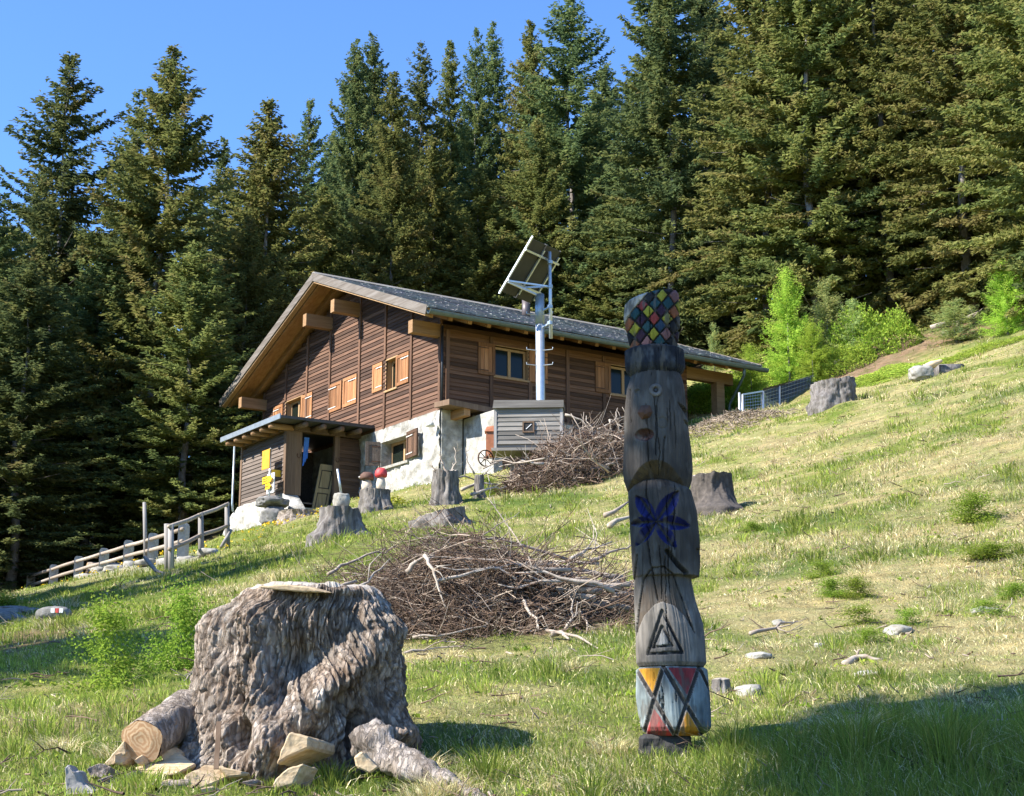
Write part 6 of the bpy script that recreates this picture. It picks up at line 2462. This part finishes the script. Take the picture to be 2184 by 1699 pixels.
# ------------------------------------------------------------------ grass
def blades(N, dmin, dmax, pw, hgt, wid, name, seed, azr=.40, dead=None):
    g = np.random.default_rng(seed)
    q = g.random(N)
    d = (dmin ** pw + q * (dmax ** pw - dmin ** pw)) ** (1 / pw)
    tz_ = g.uniform(-azr, azr, N)
    x, y = tz_ * d, d
    # clumps
    cl = g.normal(size=(N, 2)) * (.01 + .004 * d)[:, None]
    x, y = x + cl[:, 0], y + cl[:, 1]
    # a good part of the blades gathers in tussocks
    tus = g.random(N) < .42
    cell = .22 + .016 * d
    ix, iy = np.floor(x / cell), np.floor(y / cell)
    cxx = (ix + _hash(ix, iy, ix * 0, 5)) * cell
    cyy = (iy + _hash(ix, iy, ix * 0 + 1, 5)) * cell
    tus &= _hash(ix, iy, ix * 0 + 2, 5) < .55
    rr_ = g.random(N) ** .7 * cell * .3
    aa_ = g.random(N) * 2 * math.pi
    x = np.where(tus, cxx + rr_ * np.cos(aa_), x)
    y = np.where(tus, cyy + rr_ * np.sin(aa_), y)
    tdry = _hash(ix, iy, ix * 0 + 3, 5)
    st, lu, fo, ea, gr = cover(x, y)
    keep = g.random(N) > np.clip(fo * 1.1 + ea * .9 + gr * .95, 0, 1)
    la, lb = (x - HO.x) * HA.x + (y - HO.y) * HA.y, (x - HO.x) * HB.x + (y - HO.y) * HB.y
    keep &= ~((la > -3.3) & (la < 11.5) & (lb > 0) & (lb < 15) & ~((la < 0) & (lb < 5.9)))
    keep &= ~(((x - SB.x) / .52) ** 2 + ((y - SB.y) / .5) ** 2 < 1)
    keep &= np.hypot(x - TB.x, y - TB.y) > .17
    x, y, d, st, lu, tus, tdry, aa_ = x[keep], y[keep], d[keep], st[keep], lu[keep], tus[keep], tdry[keep], aa_[keep]
    n = len(x)
    z = ground(x, y)
    pdry = np.clip(st * .95 - lu * .5, .15, .93)
    isdry = g.random(n) < np.where(tus, np.where(tdry < pdry, .95, .12), pdry)
    tall = np.clip(.75 + .7 * vnoise(x * 1.1, y * 1.1, 0, 77) + lu * .6, .5, 1.9)
    tall = np.where(isdry, tall * .9, tall)
    near = np.hypot(x - 1.9, y - 6.6)
    tall *= 1 + 1.1 * np.exp(-(near / 1.3) ** 2)
    H = hgt * (.5 + g.random(n)) * tall * (1 + .012 * d) * np.where(tus, 1.7, 1.0)
    W = wid * (.6 + .8 * g.random(n)) * (.35 + d / 9.5)
    az = g.random(n) * 2 * math.pi
    lean = np.where(isdry, g.uniform(.5, 1.6, n), g.uniform(.15, .8, n))
    # blades lie down the slope (towards the viewer, to the left)
    az = np.where(tus, aa_ + g.normal(size=n) * .5, az)
    dx, dy = np.cos(az) - .35, np.sin(az) - .35
    nn = np.hypot(dx, dy) + 1e-6
    dx, dy = dx / nn, dy / nn
    sx, sy = -dy, dx
    # many blades show their flat to the viewer
    turn = g.random(n) < .6
    sx = np.where(turn, 1.0, sx)
    sy = np.where(turn, g.normal(size=n) * .3, sy)
    b = np.stack([x, y, z - .01], 1)
    S = np.stack([sx, sy, np.zeros(n)], 1) * (W / 2)[:, None]
    L1 = np.stack([dx * lean * H * .3, dy * lean * H * .3, H * .6 / (1 + .3 * lean)], 1)
    L2 = np.stack([dx * lean * H * .95, dy * lean * H * .95, H * (1 / (1 + .55 * lean))], 1)
    V = np.stack([b - S, b + S, b + L1 + S * .8, b + L1 - S * .8, b + L2], 1).reshape(-1, 3)
    k = np.arange(n) * 5
    Q = np.stack([k, k + 1, k + 2, k + 3], 1)
    T = np.stack([k + 3, k + 2, k + 4], 1)
    me = mesh_np(name, V, Q, T)
    cg = np.array([(.29, .36, .06), (.35, .41, .075), (.21, .3, .05), (.41, .43, .1)])
    cd = np.array([(.72, .62, .34), (.62, .52, .26), (.8, .71, .43), (.48, .37, .19)])
    C = np.where(isdry[:, None], cd[g.integers(0, 4, n)], cg[g.integers(0, 4, n)] * (1 - .35 * lu[:, None]))
    C = C * (.68 + .62 * g.random(n))[:, None]
    vcol(me, np.repeat(C, 5, 0))
    return me


# litter, bits of bark and broad leaved weeds
n = 1500
d_ = 6.5 + 34 * rng.random(n) ** 1.7
x = rng.uniform(-.38, .38, n) * d_
y = d_
P = np.stack([x, y, ground(x, y) + .015 + .01 * rng.random(n)], 1)
D = rng.normal(size=(n, 3)) * np.array((1, 1, .12))
me = twig_mass('litter', P, D, rng.uniform(.04, .3, n) * (.7 + .02 * d_), rng.uniform(.002, .008, n) * (.7 + .03 * d_), 3, .22, 4, None, 1)
o = link('twig_litter', me, M['twig_mass'])
tag(o, 'small dead twigs and bark bits strewn over the meadow', 'litter', kind='stuff')
n = 620
d_ = 6.3 + 40 * rng.random(n) ** 1.5
x, y = rng.uniform(-.38, .38, n) * d_, d_
fo_ = cover(x, y)[2]
x, y, d_ = x[fo_ < .3], y[fo_ < .3], d_[fo_ < .3]
n = len(x)
k = 11
P = np.repeat(np.stack([x, y, ground(x, y) + .01], 1), k, 0) + rng.normal(size=(n * k, 3)) * np.array((.05, .05, .008)) * np.repeat(.6 + .03 * d_, k)[:, None]
D = rng.normal(size=(n * k, 3)) * np.array((1, 1, .3)) + np.array((0, 0, .55))
s_ = np.repeat(rng.uniform(.025, .06, n) * (.8 + .02 * d_), k)
V, T = sprays(P, D, s_ * rng.uniform(.6, 1.2, n * k), s_ * .42)
me = mesh_np('weeds', V, None, T)
vcol(me, np.repeat(np.repeat(PALY[rng.integers(0, 5, n)] * rng.uniform(.8, 1.1, n)[:, None], k, 0), 4, 0))
me.materials.append(M['leafage'])
o = link('weeds', me)
tag(o, 'low broad leaved weeds growing between the grass', 'weeds', kind='stuff')
o = link('grass', blades(165000, 5.2, 18, -.75, .043, .0034, 'near_grass', 11), M['grass_blades'])
tag(o, 'dry and green grass blades of the near meadow', 'grass', kind='stuff')
o = link('grass', blades(175000, 13, 66, -.35, .06, .0036, 'far_grass', 12), M['grass_blades'])
tag(o, 'dry and green grass of the upper meadow round the chalet', 'grass', kind='stuff')
